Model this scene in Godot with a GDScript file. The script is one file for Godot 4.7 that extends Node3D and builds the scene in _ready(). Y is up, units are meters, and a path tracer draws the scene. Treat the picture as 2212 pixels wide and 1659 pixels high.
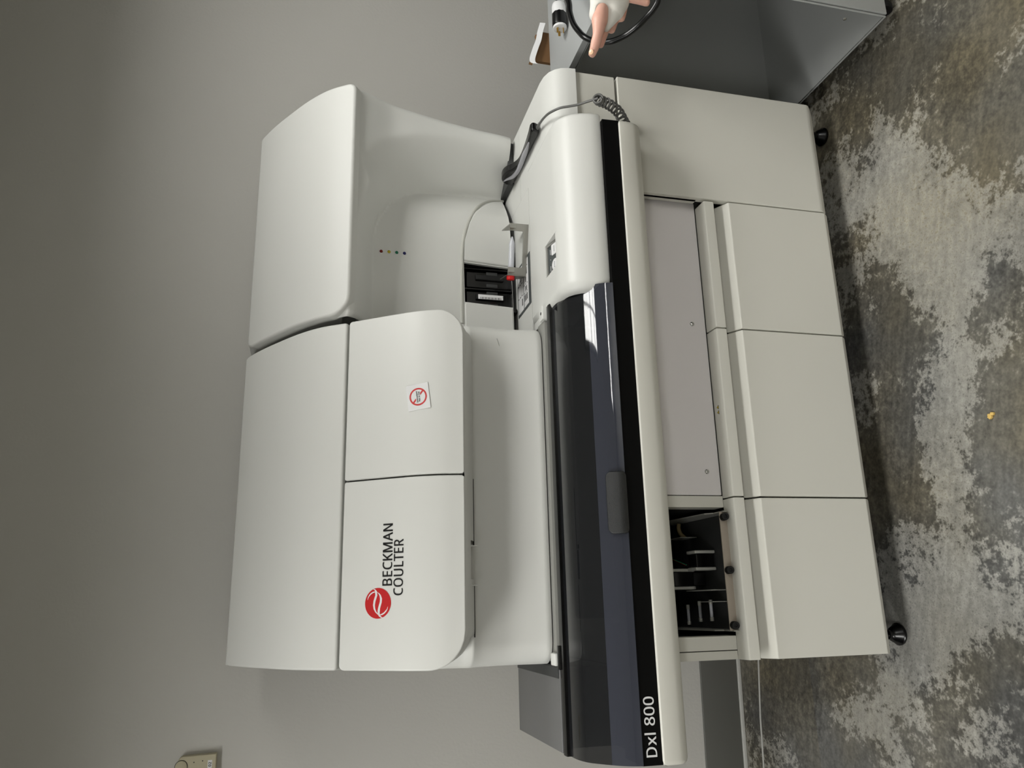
extends Node3D
# A laboratory analyser standing on a stained concrete floor, photographed with the phone on its side.

var M := {}
var arch_line := PackedVector2Array()
var arch_poly := PackedVector2Array()

# profile tables: (height, depth)
var FACE := [Vector2(1.19, -1.835), Vector2(1.245, -1.845), Vector2(1.30, -1.868), Vector2(1.355, -1.905), Vector2(1.41, -1.945), Vector2(1.465, -1.985), Vector2(1.535, -2.035), Vector2(1.59, -2.097), Vector2(1.645, -2.178), Vector2(1.70, -2.268), Vector2(1.742, -2.35)]
var LOWFACE := [Vector2(0.945, -2.163), Vector2(0.98, -2.15), Vector2(1.08, -2.134), Vector2(1.19, -2.11), Vector2(1.272, -2.087), Vector2(1.346, -2.063), Vector2(1.407, -2.031), Vector2(1.466, -2.0)]
var RECESS := [Vector2(0.75, 0.012), Vector2(0.838, 0.015), Vector2(0.879, 0.018), Vector2(1.026, 0.03), Vector2(1.123, 0.034), Vector2(1.177, 0.047), Vector2(1.211, 0.068), Vector2(1.253, 0.10), Vector2(1.295, 0.135), Vector2(1.40, 0.2)]
var ARCH := [Vector2(0.70, 1.395), Vector2(0.973, 1.397), Vector2(1.059, 1.394), Vector2(1.11, 1.378), Vector2(1.163, 1.347), Vector2(1.211, 1.303), Vector2(1.243, 1.256), Vector2(1.261, 1.205), Vector2(1.277, 1.14), Vector2(1.292, 1.04), Vector2(1.297, 0.93)]
var HOOD := [Vector2(-1.70, 0.832), Vector2(-1.7075, 0.852), Vector2(-1.719, 0.871), Vector2(-1.736, 0.889), Vector2(-1.758, 0.9085), Vector2(-1.782, 0.926), Vector2(-1.82, 0.937), Vector2(-1.868, 0.939)]


func _ready() -> void:
	# camera: at eye height, turned to the right, tipped down, rolled a quarter turn
	var yaw := deg_to_rad(16.08)
	var pit := deg_to_rad(14.3)
	var rol := deg_to_rad(2.58)
	var fwd := Vector3(sin(yaw) * cos(pit), -sin(pit), -cos(yaw) * cos(pit))
	var r0 := Vector3(cos(yaw), 0, sin(yaw))
	var u0 := r0.cross(fwd)
	var rgt := r0 * cos(rol) + u0 * sin(rol)
	var upv := u0 * cos(rol) - r0 * sin(rol)
	var cam := Camera3D.new()
	cam.name = "camera"
	cam.transform = Transform3D(Basis(-upv, rgt, -fwd), Vector3(0, 1.55, 0))
	cam.fov = rad_to_deg(2.0 * atan(829.5 / 1700.0))
	cam.near = 0.05
	cam.far = 50.0
	cam.current = true
	add_child(cam)
	var we := WorldEnvironment.new()
	we.name = "environment"
	var env := Environment.new()
	env.background_mode = Environment.BG_COLOR
	env.background_color = Color(0.02, 0.02, 0.02)
	env.ambient_light_source = Environment.AMBIENT_SOURCE_DISABLED
	env.tonemap_mode = Environment.TONE_MAPPER_LINEAR
	env.tonemap_exposure = 1.0
	env.sdfgi_enabled = true
	env.ssao_enabled = true
	env.ssil_enabled = true
	we.environment = env
	add_child(we)
	# ceiling panels: centre, size, energy
	for p in [[Vector3(1.85, 2.745, -0.95), 6.0], [Vector3(-1.45, 2.745, -0.9), 9.2], [Vector3(2.1, 2.745, 2.2), 12.0], [Vector3(-2.0, 2.745, 1.5), 16.0]]:
		ceiling_panel(p[0], p[1])
	materials()
	room()
	analyser()
	loose_things()
	cabinet_group()
	hand_group()


# ---------------------------------------------------------------- materials
func mat(key: String, c: Color, rough: float, metal := 0.0, spec := 0.5) -> StandardMaterial3D:
	var m := StandardMaterial3D.new()
	m.resource_name = key
	m.albedo_color = c
	m.roughness = rough
	m.metallic = metal
	m.metallic_specular = spec
	M[key] = m
	return m


func grain(freq: float, sd: int) -> NoiseTexture2D:
	var n := FastNoiseLite.new()
	n.seed = sd
	n.frequency = freq
	n.fractal_octaves = 3
	var t := NoiseTexture2D.new()
	t.width = 256
	t.height = 256
	t.seamless = true
	t.noise = n
	return t


func materials() -> void:
	mat("white", Color(0.865, 0.867, 0.85), 0.42)
	mat("cream", Color(0.845, 0.84, 0.805), 0.45)
	mat("lilac", Color(0.89, 0.875, 0.875), 0.4)
	mat("shadow_grey", Color(0.25, 0.25, 0.24), 0.7)
	mat("seam", Color(0.05, 0.05, 0.05), 0.8)
	mat("black", Color(0.015, 0.015, 0.016), 0.25)
	mat("scan_black", Color(0.018, 0.018, 0.019), 0.25)
	mat("black_matt", Color(0.03, 0.03, 0.03), 0.7)
	mat("stripe", Color(0.01, 0.01, 0.01), 0.6, 0.0, 0.25)
	mat("dark_grey", Color(0.22, 0.225, 0.225), 0.5)
	mat("panel_grey", Color(0.29, 0.31, 0.31), 0.45)
	mat("mid_grey", Color(0.55, 0.55, 0.53), 0.5)
	mat("gasket", Color(0.76, 0.76, 0.73), 0.6)
	mat("smoked_lid", Color(0.42, 0.42, 0.42), 0.35)
	mat("steel", Color(0.70, 0.66, 0.61), 0.4, 0.4)
	mat("alu", Color(0.66, 0.655, 0.63), 0.4, 0.9)
	mat("flange", Color(0.74, 0.74, 0.71), 0.45, 0.25)
	mat("chrome", Color(0.85, 0.85, 0.85), 0.15, 1.0)
	mat("brass", Color(0.75, 0.6, 0.3), 0.3, 0.9)
	mat("red_cap", Color(0.86, 0.05, 0.06), 0.35)
	mat("logo_red", Color(0.76, 0.12, 0.13), 0.45)
	mat("print_black", Color(0.02, 0.02, 0.02), 0.5)
	mat("print_white", Color(0.85, 0.85, 0.85), 0.5)
	mat("sticker", Color(0.9, 0.9, 0.9), 0.5)
	mat("sign_red", Color(0.8, 0.2, 0.2), 0.5)
	mat("yellow", Color(0.8, 0.7, 0.1), 0.5)
	mat("cab_grey", Color(0.68, 0.69, 0.685), 0.5)
	mat("rim_grey", Color(0.68, 0.69, 0.69), 0.5)
	mat("beige", Color(0.76, 0.73, 0.62), 0.55)
	mat("hose", Color(0.75, 0.68, 0.5), 0.5)
	mat("cardboard", Color(0.5, 0.37, 0.24), 0.85)
	mat("paper", Color(0.92, 0.92, 0.92), 0.6)
	mat("cord_grey", Color(0.40, 0.40, 0.39), 0.4)
	mat("rubber", Color(0.02, 0.022, 0.025), 0.33)
	mat("scan_grey", Color(0.66, 0.66, 0.68), 0.4)
	mat("caulk", Color(0.72, 0.72, 0.7), 0.7)
	mat("crumb", Color(0.85, 0.72, 0.42), 0.9)
	mat("glove", Color(0.88, 0.87, 0.84), 0.75).rim_enabled = true
	var skin := mat("skin", Color(0.87, 0.68, 0.61), 0.5)
	skin.subsurf_scatter_enabled = true
	skin.subsurf_scatter_strength = 0.15
	mat("nail", Color(0.9, 0.74, 0.6), 0.3)
	var led := [["lens_red", Color(0.45, 0.08, 0.05)], ["lens_yellow", Color(0.75, 0.68, 0.12)], ["lens_green", Color(0.03, 0.42, 0.3)], ["lens_blue", Color(0.06, 0.08, 0.34)]]
	for l in led:
		mat(l[0], l[1], 0.2)
	for g in [["hood_glass", Color(0.12, 0.125, 0.135, 0.72)], ["hood_band", Color(0.225, 0.235, 0.27, 0.85)], ["tube_glass", Color(0.93, 0.94, 0.97, 0.5)]]:
		var m := mat(g[0], g[1], 0.04)
		m.transparency = BaseMaterial3D.TRANSPARENCY_ALPHA
	var pad := mat("pad_black", Color(0.14, 0.145, 0.145), 0.38)
	pad.heightmap_enabled = true
	pad.heightmap_texture = grain(0.12, 5)
	pad.heightmap_scale = 0.06
	pad.uv1_triplanar = true
	pad.uv1_scale = Vector3(20, 20, 20)
	# wall paint with a faint roller grain
	var wall := mat("wall", Color(0.80, 0.793, 0.77), 0.75)
	wall.heightmap_enabled = true
	wall.heightmap_texture = grain(0.09, 8)
	wall.heightmap_scale = 0.03
	wall.uv1_triplanar = true
	wall.uv1_world_triplanar = true
	wall.uv1_scale = Vector3(3, 3, 3)
	mat("ceiling", Color(0.82, 0.82, 0.8), 0.9)
	mat("baseboard", Color(0.36, 0.36, 0.34), 0.55)
	floor_material()


func noise(sd: int, freq: float, oct: int, gain: float) -> FastNoiseLite:
	var n := FastNoiseLite.new()
	n.seed = sd
	n.frequency = freq
	n.fractal_octaves = oct
	n.fractal_gain = gain
	return n


func floor_material() -> void:
	# bare concrete: dark sealed areas with pale, pitted patches where the coating has come away
	var w := 1920
	var h := 1320
	var big := noise(11, 2.6, 6, 0.6)
	var cloud := noise(31, 1.5, 4, 0.5)
	var fine := noise(4, 30.0, 5, 0.68)
	var pit := noise(17, 95.0, 3, 0.6)
	var tint := noise(23, 2.2, 3, 0.5)
	var brush := noise(9, 16.0, 3, 0.5)
	# patches: x, z, radius, weight
	var spots := [[1.06, -1.72, 0.12, 0.30], [0.93, -1.62, 0.18, 0.75], [0.80, -1.50, 0.14, 0.55], [1.04, -1.37, 0.14, 0.30], [0.57, -1.33, 0.12, 0.45], [0.52, -1.5, 0.10, 0.70], [0.42, -1.66, 0.07, 0.35], [0.31, -1.66, 0.10, 0.55], [0.12, -1.8, 0.08, 0.35], [0.05, -1.60, 0.10, 0.35], [-0.15, -1.76, 0.22, 0.42], [-0.1, -1.5, 0.22, 0.35],
		[0.66, -1.76, 0.12, -0.7], [0.30, -1.85, 0.12, -0.5], [0.14, -1.70, 0.08, -0.5], [-0.35, -2.35, 0.25, -0.6], [0.28, -1.46, 0.12, -0.6], [0.70, -1.40, 0.10, -0.5], [1.01, -1.26, 0.12, -0.4], [1.25, -1.25, 0.25, -0.4], [1.25, -1.7, 0.15, -0.1], [0.42, -1.85, 0.08, -0.3], [-0.3, -1.62, 0.2, -0.25]]
	var data := PackedByteArray()
	data.resize(w * h * 3)
	var at := 0
	var bias_row := PackedFloat32Array()
	bias_row.resize(w / 6 + 1)
	for j in h:
		var z := -2.8 + 1.925 * j / h
		if j % 6 == 0:
			for i in bias_row.size():
				var x := -1.0 + 2.8 * i * 6 / w
				var sum := -0.10
				for s in spots:
					var dx: float = x - s[0]
					var dz: float = z - s[1]
					var q: float = (dx * dx + dz * dz) / (s[2] * s[2])
					if q < 5.0:
						sum += s[3] * exp(-q)
				bias_row[i] = sum * 0.55
		for i in w:
			var x := -1.0 + 2.8 * i / w
			var n := big.get_noise_2d(x, z)
			var f := fine.get_noise_2d(x, z)
			var p := pit.get_noise_2d(x, z)
			var t := smoothstep(-0.07, 0.11, n * 0.8 + f * 0.38 + p * 0.16 + bias_row[i / 6])
			t *= 1.0 - 0.55 * smoothstep(0.22, 0.42, p + 0.35 * f)
			var c := smoothstep(-0.35, 0.35, cloud.get_noise_2d(x, z) + 0.3 * f)
			var b := brush.get_noise_2d(x * 0.25 + z * 0.5, z * 2.4 - x * 0.8)
			var k := tint.get_noise_2d(x, z)
			var v := lerpf(0.295 + 0.10 * c, 0.50 + 0.09 * c, t) + f * 0.085 + p * 0.05 + b * 0.05
			var warm := clampf(0.28 + k * 0.6 + 0.30 * (x - 0.5) + (0.35 if z < -2.3 else 0.0), -0.1, 0.8) * (1.0 - 0.75 * t)
			data[at] = int(clampf(v * (1.0 + warm * 0.09), 0, 1) * 255)
			data[at + 1] = int(clampf(v * (0.99 + warm * 0.01), 0, 1) * 255)
			data[at + 2] = int(clampf(v * (0.945 - warm * 0.17), 0, 1) * 255)
			at += 3
	var m := mat("floor", Color(1, 1, 1), 0.55)
	m.albedo_texture = ImageTexture.create_from_image(Image.create_from_data(w, h, false, Image.FORMAT_RGB8, data))
	m.heightmap_enabled = true
	m.heightmap_texture = m.albedo_texture
	m.heightmap_scale = 0.12


# ---------------------------------------------------------------- mesh helpers
func mb() -> SurfaceTool:
	var s := SurfaceTool.new()
	s.begin(Mesh.PRIMITIVE_TRIANGLES)
	return s


func build(called: String, st: SurfaceTool, key: String, parent: Node) -> MeshInstance3D:
	var o := MeshInstance3D.new()
	o.name = called
	o.mesh = st.commit()

	o.mesh.surface_set_material(0, M[key])
	parent.add_child(o, true)
	return o


func thing(called: String, label: String, category: String, group := "") -> Node3D:
	var o := Node3D.new()
	o.name = called
	add_child(o, true)
	return tag(o, label, category, group)


func tag(o: Node3D, label: String, category: String, group := "") -> Node3D:
	o.set_meta("label", label)
	o.set_meta("category", category)
	if group != "":
		o.set_meta("group", group)
	return o


func structure(o: Node3D) -> void:
	o.set_meta("kind", "structure")


func tri(st: SurfaceTool, a: Vector3, b: Vector3, c: Vector3, na: Vector3, nb: Vector3, nc: Vector3) -> void:
	st.set_normal(na)
	st.set_uv(Vector2(a.x, a.z))
	st.add_vertex(a)
	st.set_normal(nb)
	st.set_uv(Vector2(b.x, b.z))
	st.add_vertex(b)
	st.set_normal(nc)
	st.set_uv(Vector2(c.x, c.z))
	st.add_vertex(c)


func quad(st: SurfaceTool, a: Vector3, b: Vector3, c: Vector3, d: Vector3, na: Vector3, nb: Vector3, nc: Vector3, nd: Vector3) -> void:
	tri(st, a, b, c, na, nb, nc)
	tri(st, a, c, d, na, nc, nd)


# rows of points, columns to the right and rows upward as seen from the front
func grid(st: SurfaceTool, p: Array, skip = null) -> void:
	var nr := p.size()
	var nc: int = p[0].size()
	var nn := []
	for i in nr:
		var row := PackedVector3Array()
		for j in nc:
			var du: Vector3 = p[i][mini(j + 1, nc - 1)] - p[i][maxi(j - 1, 0)]
			var dv: Vector3 = p[mini(i + 1, nr - 1)][j] - p[maxi(i - 1, 0)][j]
			row.append(du.cross(dv).normalized())
		nn.append(row)
	for i in nr - 1:
		for j in nc - 1:
			if skip != null and skip.call(i, j):
				continue
			quad(st, p[i][j], p[i + 1][j], p[i + 1][j + 1], p[i][j + 1], nn[i][j], nn[i + 1][j], nn[i + 1][j + 1], nn[i][j + 1])


func area2(p: PackedVector2Array) -> float:
	var a := 0.0
	for i in p.size():
		a += p[i].cross(p[(i + 1) % p.size()])
	return a * 0.5


# a closed profile (z, y) pushed along x from x0 to x1, with rounded end edges
func prism(st: SurfaceTool, prof: PackedVector2Array, x0: float, x1: float, bev := 0.0, xf := Transform3D(), crease := 42.0) -> void:
	var p := PackedVector2Array()
	for q in prof:
		if p.is_empty() or p[p.size() - 1].distance_to(q) > 1e-5:
			p.append(q)
	if p[0].distance_to(p[p.size() - 1]) < 1e-5:
		p.remove_at(p.size() - 1)
	if area2(p) < 0:
		p.reverse()
	var n := p.size()
	var en := PackedVector2Array()
	for i in n:
		var e := (p[(i + 1) % n] - p[i]).normalized()
		en.append(Vector2(e.y, -e.x))
	var inset := PackedVector2Array()
	for i in n:
		var a := en[(i + n - 1) % n]
		var b := en[i]
		var m := (a + b) / maxf(1.0 + a.dot(b), 0.35)
		inset.append(p[i] - m * bev)
	var lim := cos(deg_to_rad(crease))
	var to3 := func(q: Vector2, x: float) -> Vector3: return xf * Vector3(x, q.y, q.x)
	var dir3 := func(q: Vector2, x: float) -> Vector3: return (xf.basis * Vector3(x, q.y, q.x)).normalized()
	for i in n:
		var j := (i + 1) % n
		var ni := en[i]
		var nj := en[i]
		var before := en[(i + n - 1) % n]
		var after := en[j]
		if before.dot(ni) > lim:
			ni = (ni + before).normalized()
		if after.dot(nj) > lim:
			nj = (nj + after).normalized()
		var a3: Vector3 = dir3.call(ni, 0.0)
		var b3: Vector3 = dir3.call(nj, 0.0)
		quad(st, to3.call(p[i], x0 + bev), to3.call(p[j], x0 + bev), to3.call(p[j], x1 - bev), to3.call(p[i], x1 - bev), a3, b3, b3, a3)
		if bev > 0.0:
			for s in [-1.0, 1.0]:
				var xe: float = x0 if s < 0 else x1
				var xi: float = xe - s * bev
				var prev_i: Vector3 = to3.call(p[i], xi)
				var prev_j: Vector3 = to3.call(p[j], xi)
				var pn_i := a3
				var pn_j := b3
				for k in [1, 2, 3]:
					var an: float = k * PI / 6
					var t: float = 1.0 - cos(an)
					var cur_i: Vector3 = to3.call(p[i].lerp(inset[i], t), xi + s * bev * sin(an))
					var cur_j: Vector3 = to3.call(p[j].lerp(inset[j], t), xi + s * bev * sin(an))
					var cn_i: Vector3 = dir3.call(ni * cos(an), s * sin(an))
					var cn_j: Vector3 = dir3.call(nj * cos(an), s * sin(an))
					if s > 0:
						quad(st, prev_i, prev_j, cur_j, cur_i, pn_i, pn_j, cn_j, cn_i)
					else:
						quad(st, cur_i, cur_j, prev_j, prev_i, cn_i, cn_j, pn_j, pn_i)
					prev_i = cur_i
					prev_j = cur_j
					pn_i = cn_i
					pn_j = cn_j
	var cap := inset if bev > 0.0 else p
	var ids := Geometry2D.triangulate_polygon(cap)
	for k in range(0, ids.size(), 3):
		var a := cap[ids[k]]
		var b := cap[ids[k + 1]]
		var c := cap[ids[k + 2]]
		if (b - a).cross(c - a) < 0:
			var keep := b
			b = c
			c = keep
		var np: Vector3 = dir3.call(Vector2.ZERO, 1.0)
		tri(st, to3.call(a, x1), to3.call(b, x1), to3.call(c, x1), np, np, np)
		tri(st, to3.call(a, x0), to3.call(c, x0), to3.call(b, x0), -np, -np, -np)


func rrect(hw: float, hh: float, r: float, steps := 4) -> PackedVector2Array:
	var p := PackedVector2Array()
	for c in [[1, 1, 0.0], [-1, 1, PI / 2], [-1, -1, PI], [1, -1, 1.5 * PI]]:
		for k in steps + 1:
			var a: float = c[2] + k * PI / 2 / steps
			p.append(Vector2(c[0] * (hw - r) + r * cos(a), c[1] * (hh - r) + r * sin(a)))
	return p


# box with rounded edges; c centre, s size
func box(st: SurfaceTool, c: Vector3, s: Vector3, r := 0.002, turn := Basis()) -> void:
	r = minf(r, 0.49 * minf(s.x, minf(s.y, s.z)))
	prism(st, rrect(s.z / 2, s.y / 2, r, 3), -s.x / 2, s.x / 2, r, Transform3D(turn, c))


func box2(st: SurfaceTool, lo: Vector3, hi: Vector3, r := 0.002) -> void:
	box(st, (lo + hi) / 2, (hi - lo).abs(), r)


# flat polygon (u, v) on a frame (origin, u, v), from height h0 to h1 along u x v
func plate(st: SurfaceTool, poly: PackedVector2Array, o: Vector3, u: Vector3, v: Vector3, h0: float, h1: float, bev := 0.0) -> void:
	var n := u.cross(v).normalized()
	prism(st, poly, -h1, -h0, bev, Transform3D(Basis(-n, v, u), o))


func ring_poly(r: float, k := 40, c := Vector2.ZERO) -> PackedVector2Array:
	var p := PackedVector2Array()
	for i in k:
		p.append(c + Vector2(cos(TAU * i / k), sin(TAU * i / k)) * r)
	return p


# flat ribbon along a curve with changing width
func ribbon(st: SurfaceTool, pts: Array, wid: Array, o: Vector3, u: Vector3, v: Vector3, h0: float, h1: float) -> void:
	var l := PackedVector2Array()
	var r := PackedVector2Array()
	for i in pts.size():
		var d: Vector2 = (pts[mini(i + 1, pts.size() - 1)] - pts[maxi(i - 1, 0)]).normalized()
		var m = Vector2(-d.y, d.x) * wid[i] * 0.5
		l.append(pts[i] + m)
		r.append(pts[i] - m)
	r.reverse()
	l.append_array(r)
	plate(st, l, o, u, v, h0, h1)


func annulus(st: SurfaceTool, r0: float, r1: float, o: Vector3, u: Vector3, v: Vector3, h0: float, h1: float, a0 := 0.0, a1 := TAU) -> void:
	var k := 36
	for i in k:
		var a := a0 + (a1 - a0) * i / k
		var b := a0 + (a1 - a0) * (i + 1) / k
		plate(st, PackedVector2Array([Vector2(cos(a), sin(a)) * r0, Vector2(cos(a), sin(a)) * r1, Vector2(cos(b), sin(b)) * r1, Vector2(cos(b), sin(b)) * r0]), o, u, v, h0, h1)


# profile (radius, height) spun about local y
func lathe(st: SurfaceTool, prof: Array, segs: int, xf: Transform3D, crease := 40.0) -> void:
	var n := prof.size()
	var en := []
	for i in n - 1:
		var d: Vector2 = (prof[i + 1] - prof[i]).normalized()
		en.append(Vector2(d.y, -d.x))
	var lim := cos(deg_to_rad(crease))
	for i in n - 1:
		var na: Vector2 = en[i]
		var nb: Vector2 = en[i]
		if i > 0 and en[i - 1].dot(na) > lim:
			na = (na + en[i - 1]).normalized()
		if i < n - 2 and en[i + 1].dot(nb) > lim:
			nb = (nb + en[i + 1]).normalized()
		for k in segs:
			var a := TAU * k / segs
			var b := TAU * (k + 1) / segs
			var ca := Vector3(cos(a), 0, sin(a))
			var cb := Vector3(cos(b), 0, sin(b))
			var y := Vector3.UP
			var bas := xf.basis
			quad(st, xf * (ca * prof[i].x + y * prof[i].y), xf * (cb * prof[i].x + y * prof[i].y), xf * (cb * prof[i + 1].x + y * prof[i + 1].y), xf * (ca * prof[i + 1].x + y * prof[i + 1].y),
				(bas * (ca * na.x + y * na.y)).normalized(), (bas * (cb * na.x + y * na.y)).normalized(), (bas * (cb * nb.x + y * nb.y)).normalized(), (bas * (ca * nb.x + y * nb.y)).normalized())


func along(from: Vector3, dir: Vector3) -> Transform3D:
	var y := dir.normalized()
	var x := y.cross(Vector3(0, 0, 1) if absf(y.z) < 0.9 else Vector3(1, 0, 0)).normalized()
	return Transform3D(Basis(x, y, x.cross(y)), from)


func rod(st: SurfaceTool, a: Vector3, b: Vector3, r: float, e := 0.001, segs := 20) -> void:
	var l := a.distance_to(b)
	e = minf(e, minf(r, l / 2) * 0.9)
	lathe(st, [Vector2(0, 0), Vector2(r - e, 0), Vector2(r - e * 0.3, e * 0.3), Vector2(r, e), Vector2(r, l - e), Vector2(r - e * 0.3, l - e * 0.3), Vector2(r - e, l), Vector2(0, l)], segs, along(a, b - a))


func smooth_path(p: Array, per := 6) -> PackedVector3Array:
	var out := PackedVector3Array()
	for i in p.size() - 1:
		var a: Vector3 = p[maxi(i - 1, 0)]
		var d: Vector3 = p[mini(i + 2, p.size() - 1)]
		for k in per:
			out.append((p[i] as Vector3).cubic_interpolate(p[i + 1], a, d, float(k) / per))
	out.append(p[p.size() - 1])
	return out


func tube(st: SurfaceTool, pts: PackedVector3Array, rad: Array, segs := 12, squash := 1.0) -> void:
	var n := pts.size()
	var t0 := (pts[1] - pts[0]).normalized()
	var s := t0.cross(Vector3.UP if absf(t0.y) < 0.9 else Vector3.RIGHT).normalized()
	var rows := []
	var nor := []
	for i in n:
		var t := (pts[mini(i + 1, n - 1)] - pts[maxi(i - 1, 0)]).normalized()
		s = (s - t * s.dot(t)).normalized()
		var b := t.cross(s)
		var r: float = rad[mini(i, rad.size() - 1)]
		var row := PackedVector3Array()
		var nr := PackedVector3Array()
		for k in segs + 1:
			var a := TAU * k / segs
			row.append(pts[i] + (s * cos(a) + b * sin(a) * squash) * r)
			nr.append((s * cos(a) * squash + b * sin(a)).normalized())
		rows.append(row)
		nor.append(nr)
	for i in n - 1:
		for k in segs:
			quad(st, rows[i][k], rows[i + 1][k], rows[i + 1][k + 1], rows[i][k + 1], nor[i][k], nor[i + 1][k], nor[i + 1][k + 1], nor[i][k + 1])
	for e in [0, n - 1]:
		var nn: Vector3 = (pts[0] - pts[1]).normalized() if e == 0 else (pts[n - 1] - pts[n - 2]).normalized()
		for k in segs:
			if e == 0:
				tri(st, pts[0], rows[0][k], rows[0][k + 1], nn, nn, nn)
			else:
				tri(st, pts[e], rows[e][k + 1], rows[e][k], nn, nn, nn)


# table lookup with smooth slopes; table of (key, value), keys rising
func curve(t: Array, k: float) -> float:
	var n := t.size()
	var i := 0
	while i < n - 2 and k > t[i + 1].x:
		i += 1
	var h: float = t[i + 1].x - t[i].x
	var u: float = (k - t[i].x) / h
	var d: float = (t[i + 1].y - t[i].y) / h
	var d0: float = d if i == 0 else (t[i + 1].y - t[i - 1].y) / (t[i + 1].x - t[i - 1].x)
	var d1: float = d if i == n - 2 else (t[i + 2].y - t[i].y) / (t[i + 2].x - t[i].x)
	if u < 0.0:
		return t[i].y + d0 * (k - t[i].x)
	if u > 1.0:
		return t[i + 1].y + d1 * (k - t[i + 1].x)
	var u2 := u * u
	var u3 := u2 * u
	return (2 * u3 - 3 * u2 + 1) * t[i].y + (u3 - 2 * u2 + u) * h * d0 + (-2 * u3 + 3 * u2) * t[i + 1].y + (u3 - u2) * h * d1


# rounded panel lying on a surface f(x, v) with normals g(x, v): corners rr = [bottom left, bottom right, top right, top left]
func slab(st: SurfaceTool, x0: float, x1: float, v0: float, v1: float, rr: Array, e: float, thick: float, f: Callable, g: Callable, extra := [], nu := 24, nv := 24) -> void:
	var a0 := x0 + e
	var a1 := x1 - e
	var b0 := v0 + e
	var b1 := v1 - e
	var r := []
	for q in rr:
		r.append(maxf(q - e, 0.0005))
	var vs := []
	for i in nv + 1:
		vs.append(lerpf(b0, b1, float(i) / nv))
	var rb: float = maxf(r[0], r[1])
	var rt: float = maxf(r[2], r[3])
	for i in range(1, 7):
		vs.append(b0 + rb * (1.0 - cos(i * PI / 12)))
		vs.append(b1 - rt * (1.0 - cos(i * PI / 12)))
	for q in extra:
		if q > b0 and q < b1:
			vs.append(q)
	vs.sort()
	var rows := []
	var flat := []
	var last := -1e9
	for v in vs:
		if v - last < 1e-5:
			continue
		last = v
		var l := a0
		var rgt := a1
		if v < b0 + r[0]:
			l += r[0] - sqrt(maxf(0.0, r[0] * r[0] - pow(b0 + r[0] - v, 2)))
		if v > b1 - r[3]:
			l += r[3] - sqrt(maxf(0.0, r[3] * r[3] - pow(v - b1 + r[3], 2)))
		if v < b0 + r[1]:
			rgt -= r[1] - sqrt(maxf(0.0, r[1] * r[1] - pow(b0 + r[1] - v, 2)))
		if v > b1 - r[2]:
			rgt -= r[2] - sqrt(maxf(0.0, r[2] * r[2] - pow(v - b1 + r[2], 2)))
		var row := []
		for j in nu + 1:
			row.append(Vector2(lerpf(l, rgt, float(j) / nu), v))
		flat.append(row)
	var nr := flat.size()
	for i in nr - 1:
		for j in nu:
			var c := [flat[i][j], flat[i + 1][j], flat[i + 1][j + 1], flat[i][j + 1]]
			quad(st, f.call(c[0].x, c[0].y), f.call(c[1].x, c[1].y), f.call(c[2].x, c[2].y), f.call(c[3].x, c[3].y), g.call(c[0].x, c[0].y), g.call(c[1].x, c[1].y), g.call(c[2].x, c[2].y), g.call(c[3].x, c[3].y))
	# rim loop, counter-clockwise
	var loop := PackedVector2Array()
	for j in nu:
		loop.append(flat[0][j])
	for i in nr - 1:
		loop.append(flat[i][nu])
	for j in range(nu, 0, -1):
		loop.append(flat[nr - 1][j])
	for i in range(nr - 1, 0, -1):
		loop.append(flat[i][0])
	var clean := PackedVector2Array()
	for q in loop:
		if clean.is_empty() or clean[clean.size() - 1].distance_to(q) > 1e-6:
			clean.append(q)
	var n := clean.size()
	var prev := []
	var prevn := []
	for k in 6:
		var an := minf(k, 4) * PI / 8
		var cur := []
		var curn := []
		for i in n:
			var d := (clean[(i + 1) % n] - clean[(i + n - 1) % n]).normalized()
			var o := Vector2(d.y, -d.x)
			var q := clean[i]
			var out: Vector2 = q + o * e * sin(an)
			var nn: Vector3 = g.call(q.x, q.y)
			var o3: Vector3 = (f.call(q.x + o.x * 0.001, q.y + o.y * 0.001) - f.call(q.x, q.y)).normalized()
			var hgt := -e * (1.0 - cos(an)) if k < 5 else -thick
			cur.append(f.call(out.x, out.y) + nn * hgt)
			curn.append((nn * cos(an) + o3 * sin(an)).normalized())
		if k > 0:
			for i in n:
				var j := (i + 1) % n
				quad(st, prev[i], prev[j], cur[j], cur[i], prevn[i], prevn[j], curn[j], curn[i])
		prev = cur
		prevn = curn


# polyline surface: v runs along a polyline of (z, y) from its first point
func poly_at(line: Array, v: float) -> Vector2:
	for i in line.size() - 1:
		var l: float = line[i].distance_to(line[i + 1])
		if v <= l or i == line.size() - 2:
			return line[i] + (line[i + 1] - line[i]) * (v / l)
		v -= l
	return line[0]


func poly_len(line: Array) -> float:
	var s := 0.0
	for i in line.size() - 1:
		s += line[i].distance_to(line[i + 1])
	return s


func line_panel(st: SurfaceTool, line: Array, x0: float, x1: float, rr: Array, e: float, thick: float, soft := 0.003) -> void:
	var f := func(x: float, v: float) -> Vector3:
		var p := poly_at(line, v)
		return Vector3(x, p.y, p.x)
	var g := func(_x: float, v: float) -> Vector3:
		var d := (poly_at(line, v + soft) - poly_at(line, v - soft)).normalized()
		return Vector3(0, -d.x, d.y)
	var ex := []
	var acc := 0.0
	for i in line.size() - 2:
		acc += line[i].distance_to(line[i + 1])
		for q in [-1.0, -0.5, 0.0, 0.5, 1.0]:
			ex.append(acc + q * soft)
	slab(st, x0, x1, 0.0, poly_len(line), rr, e, thick, f, g, ex, 8, 6)


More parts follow.
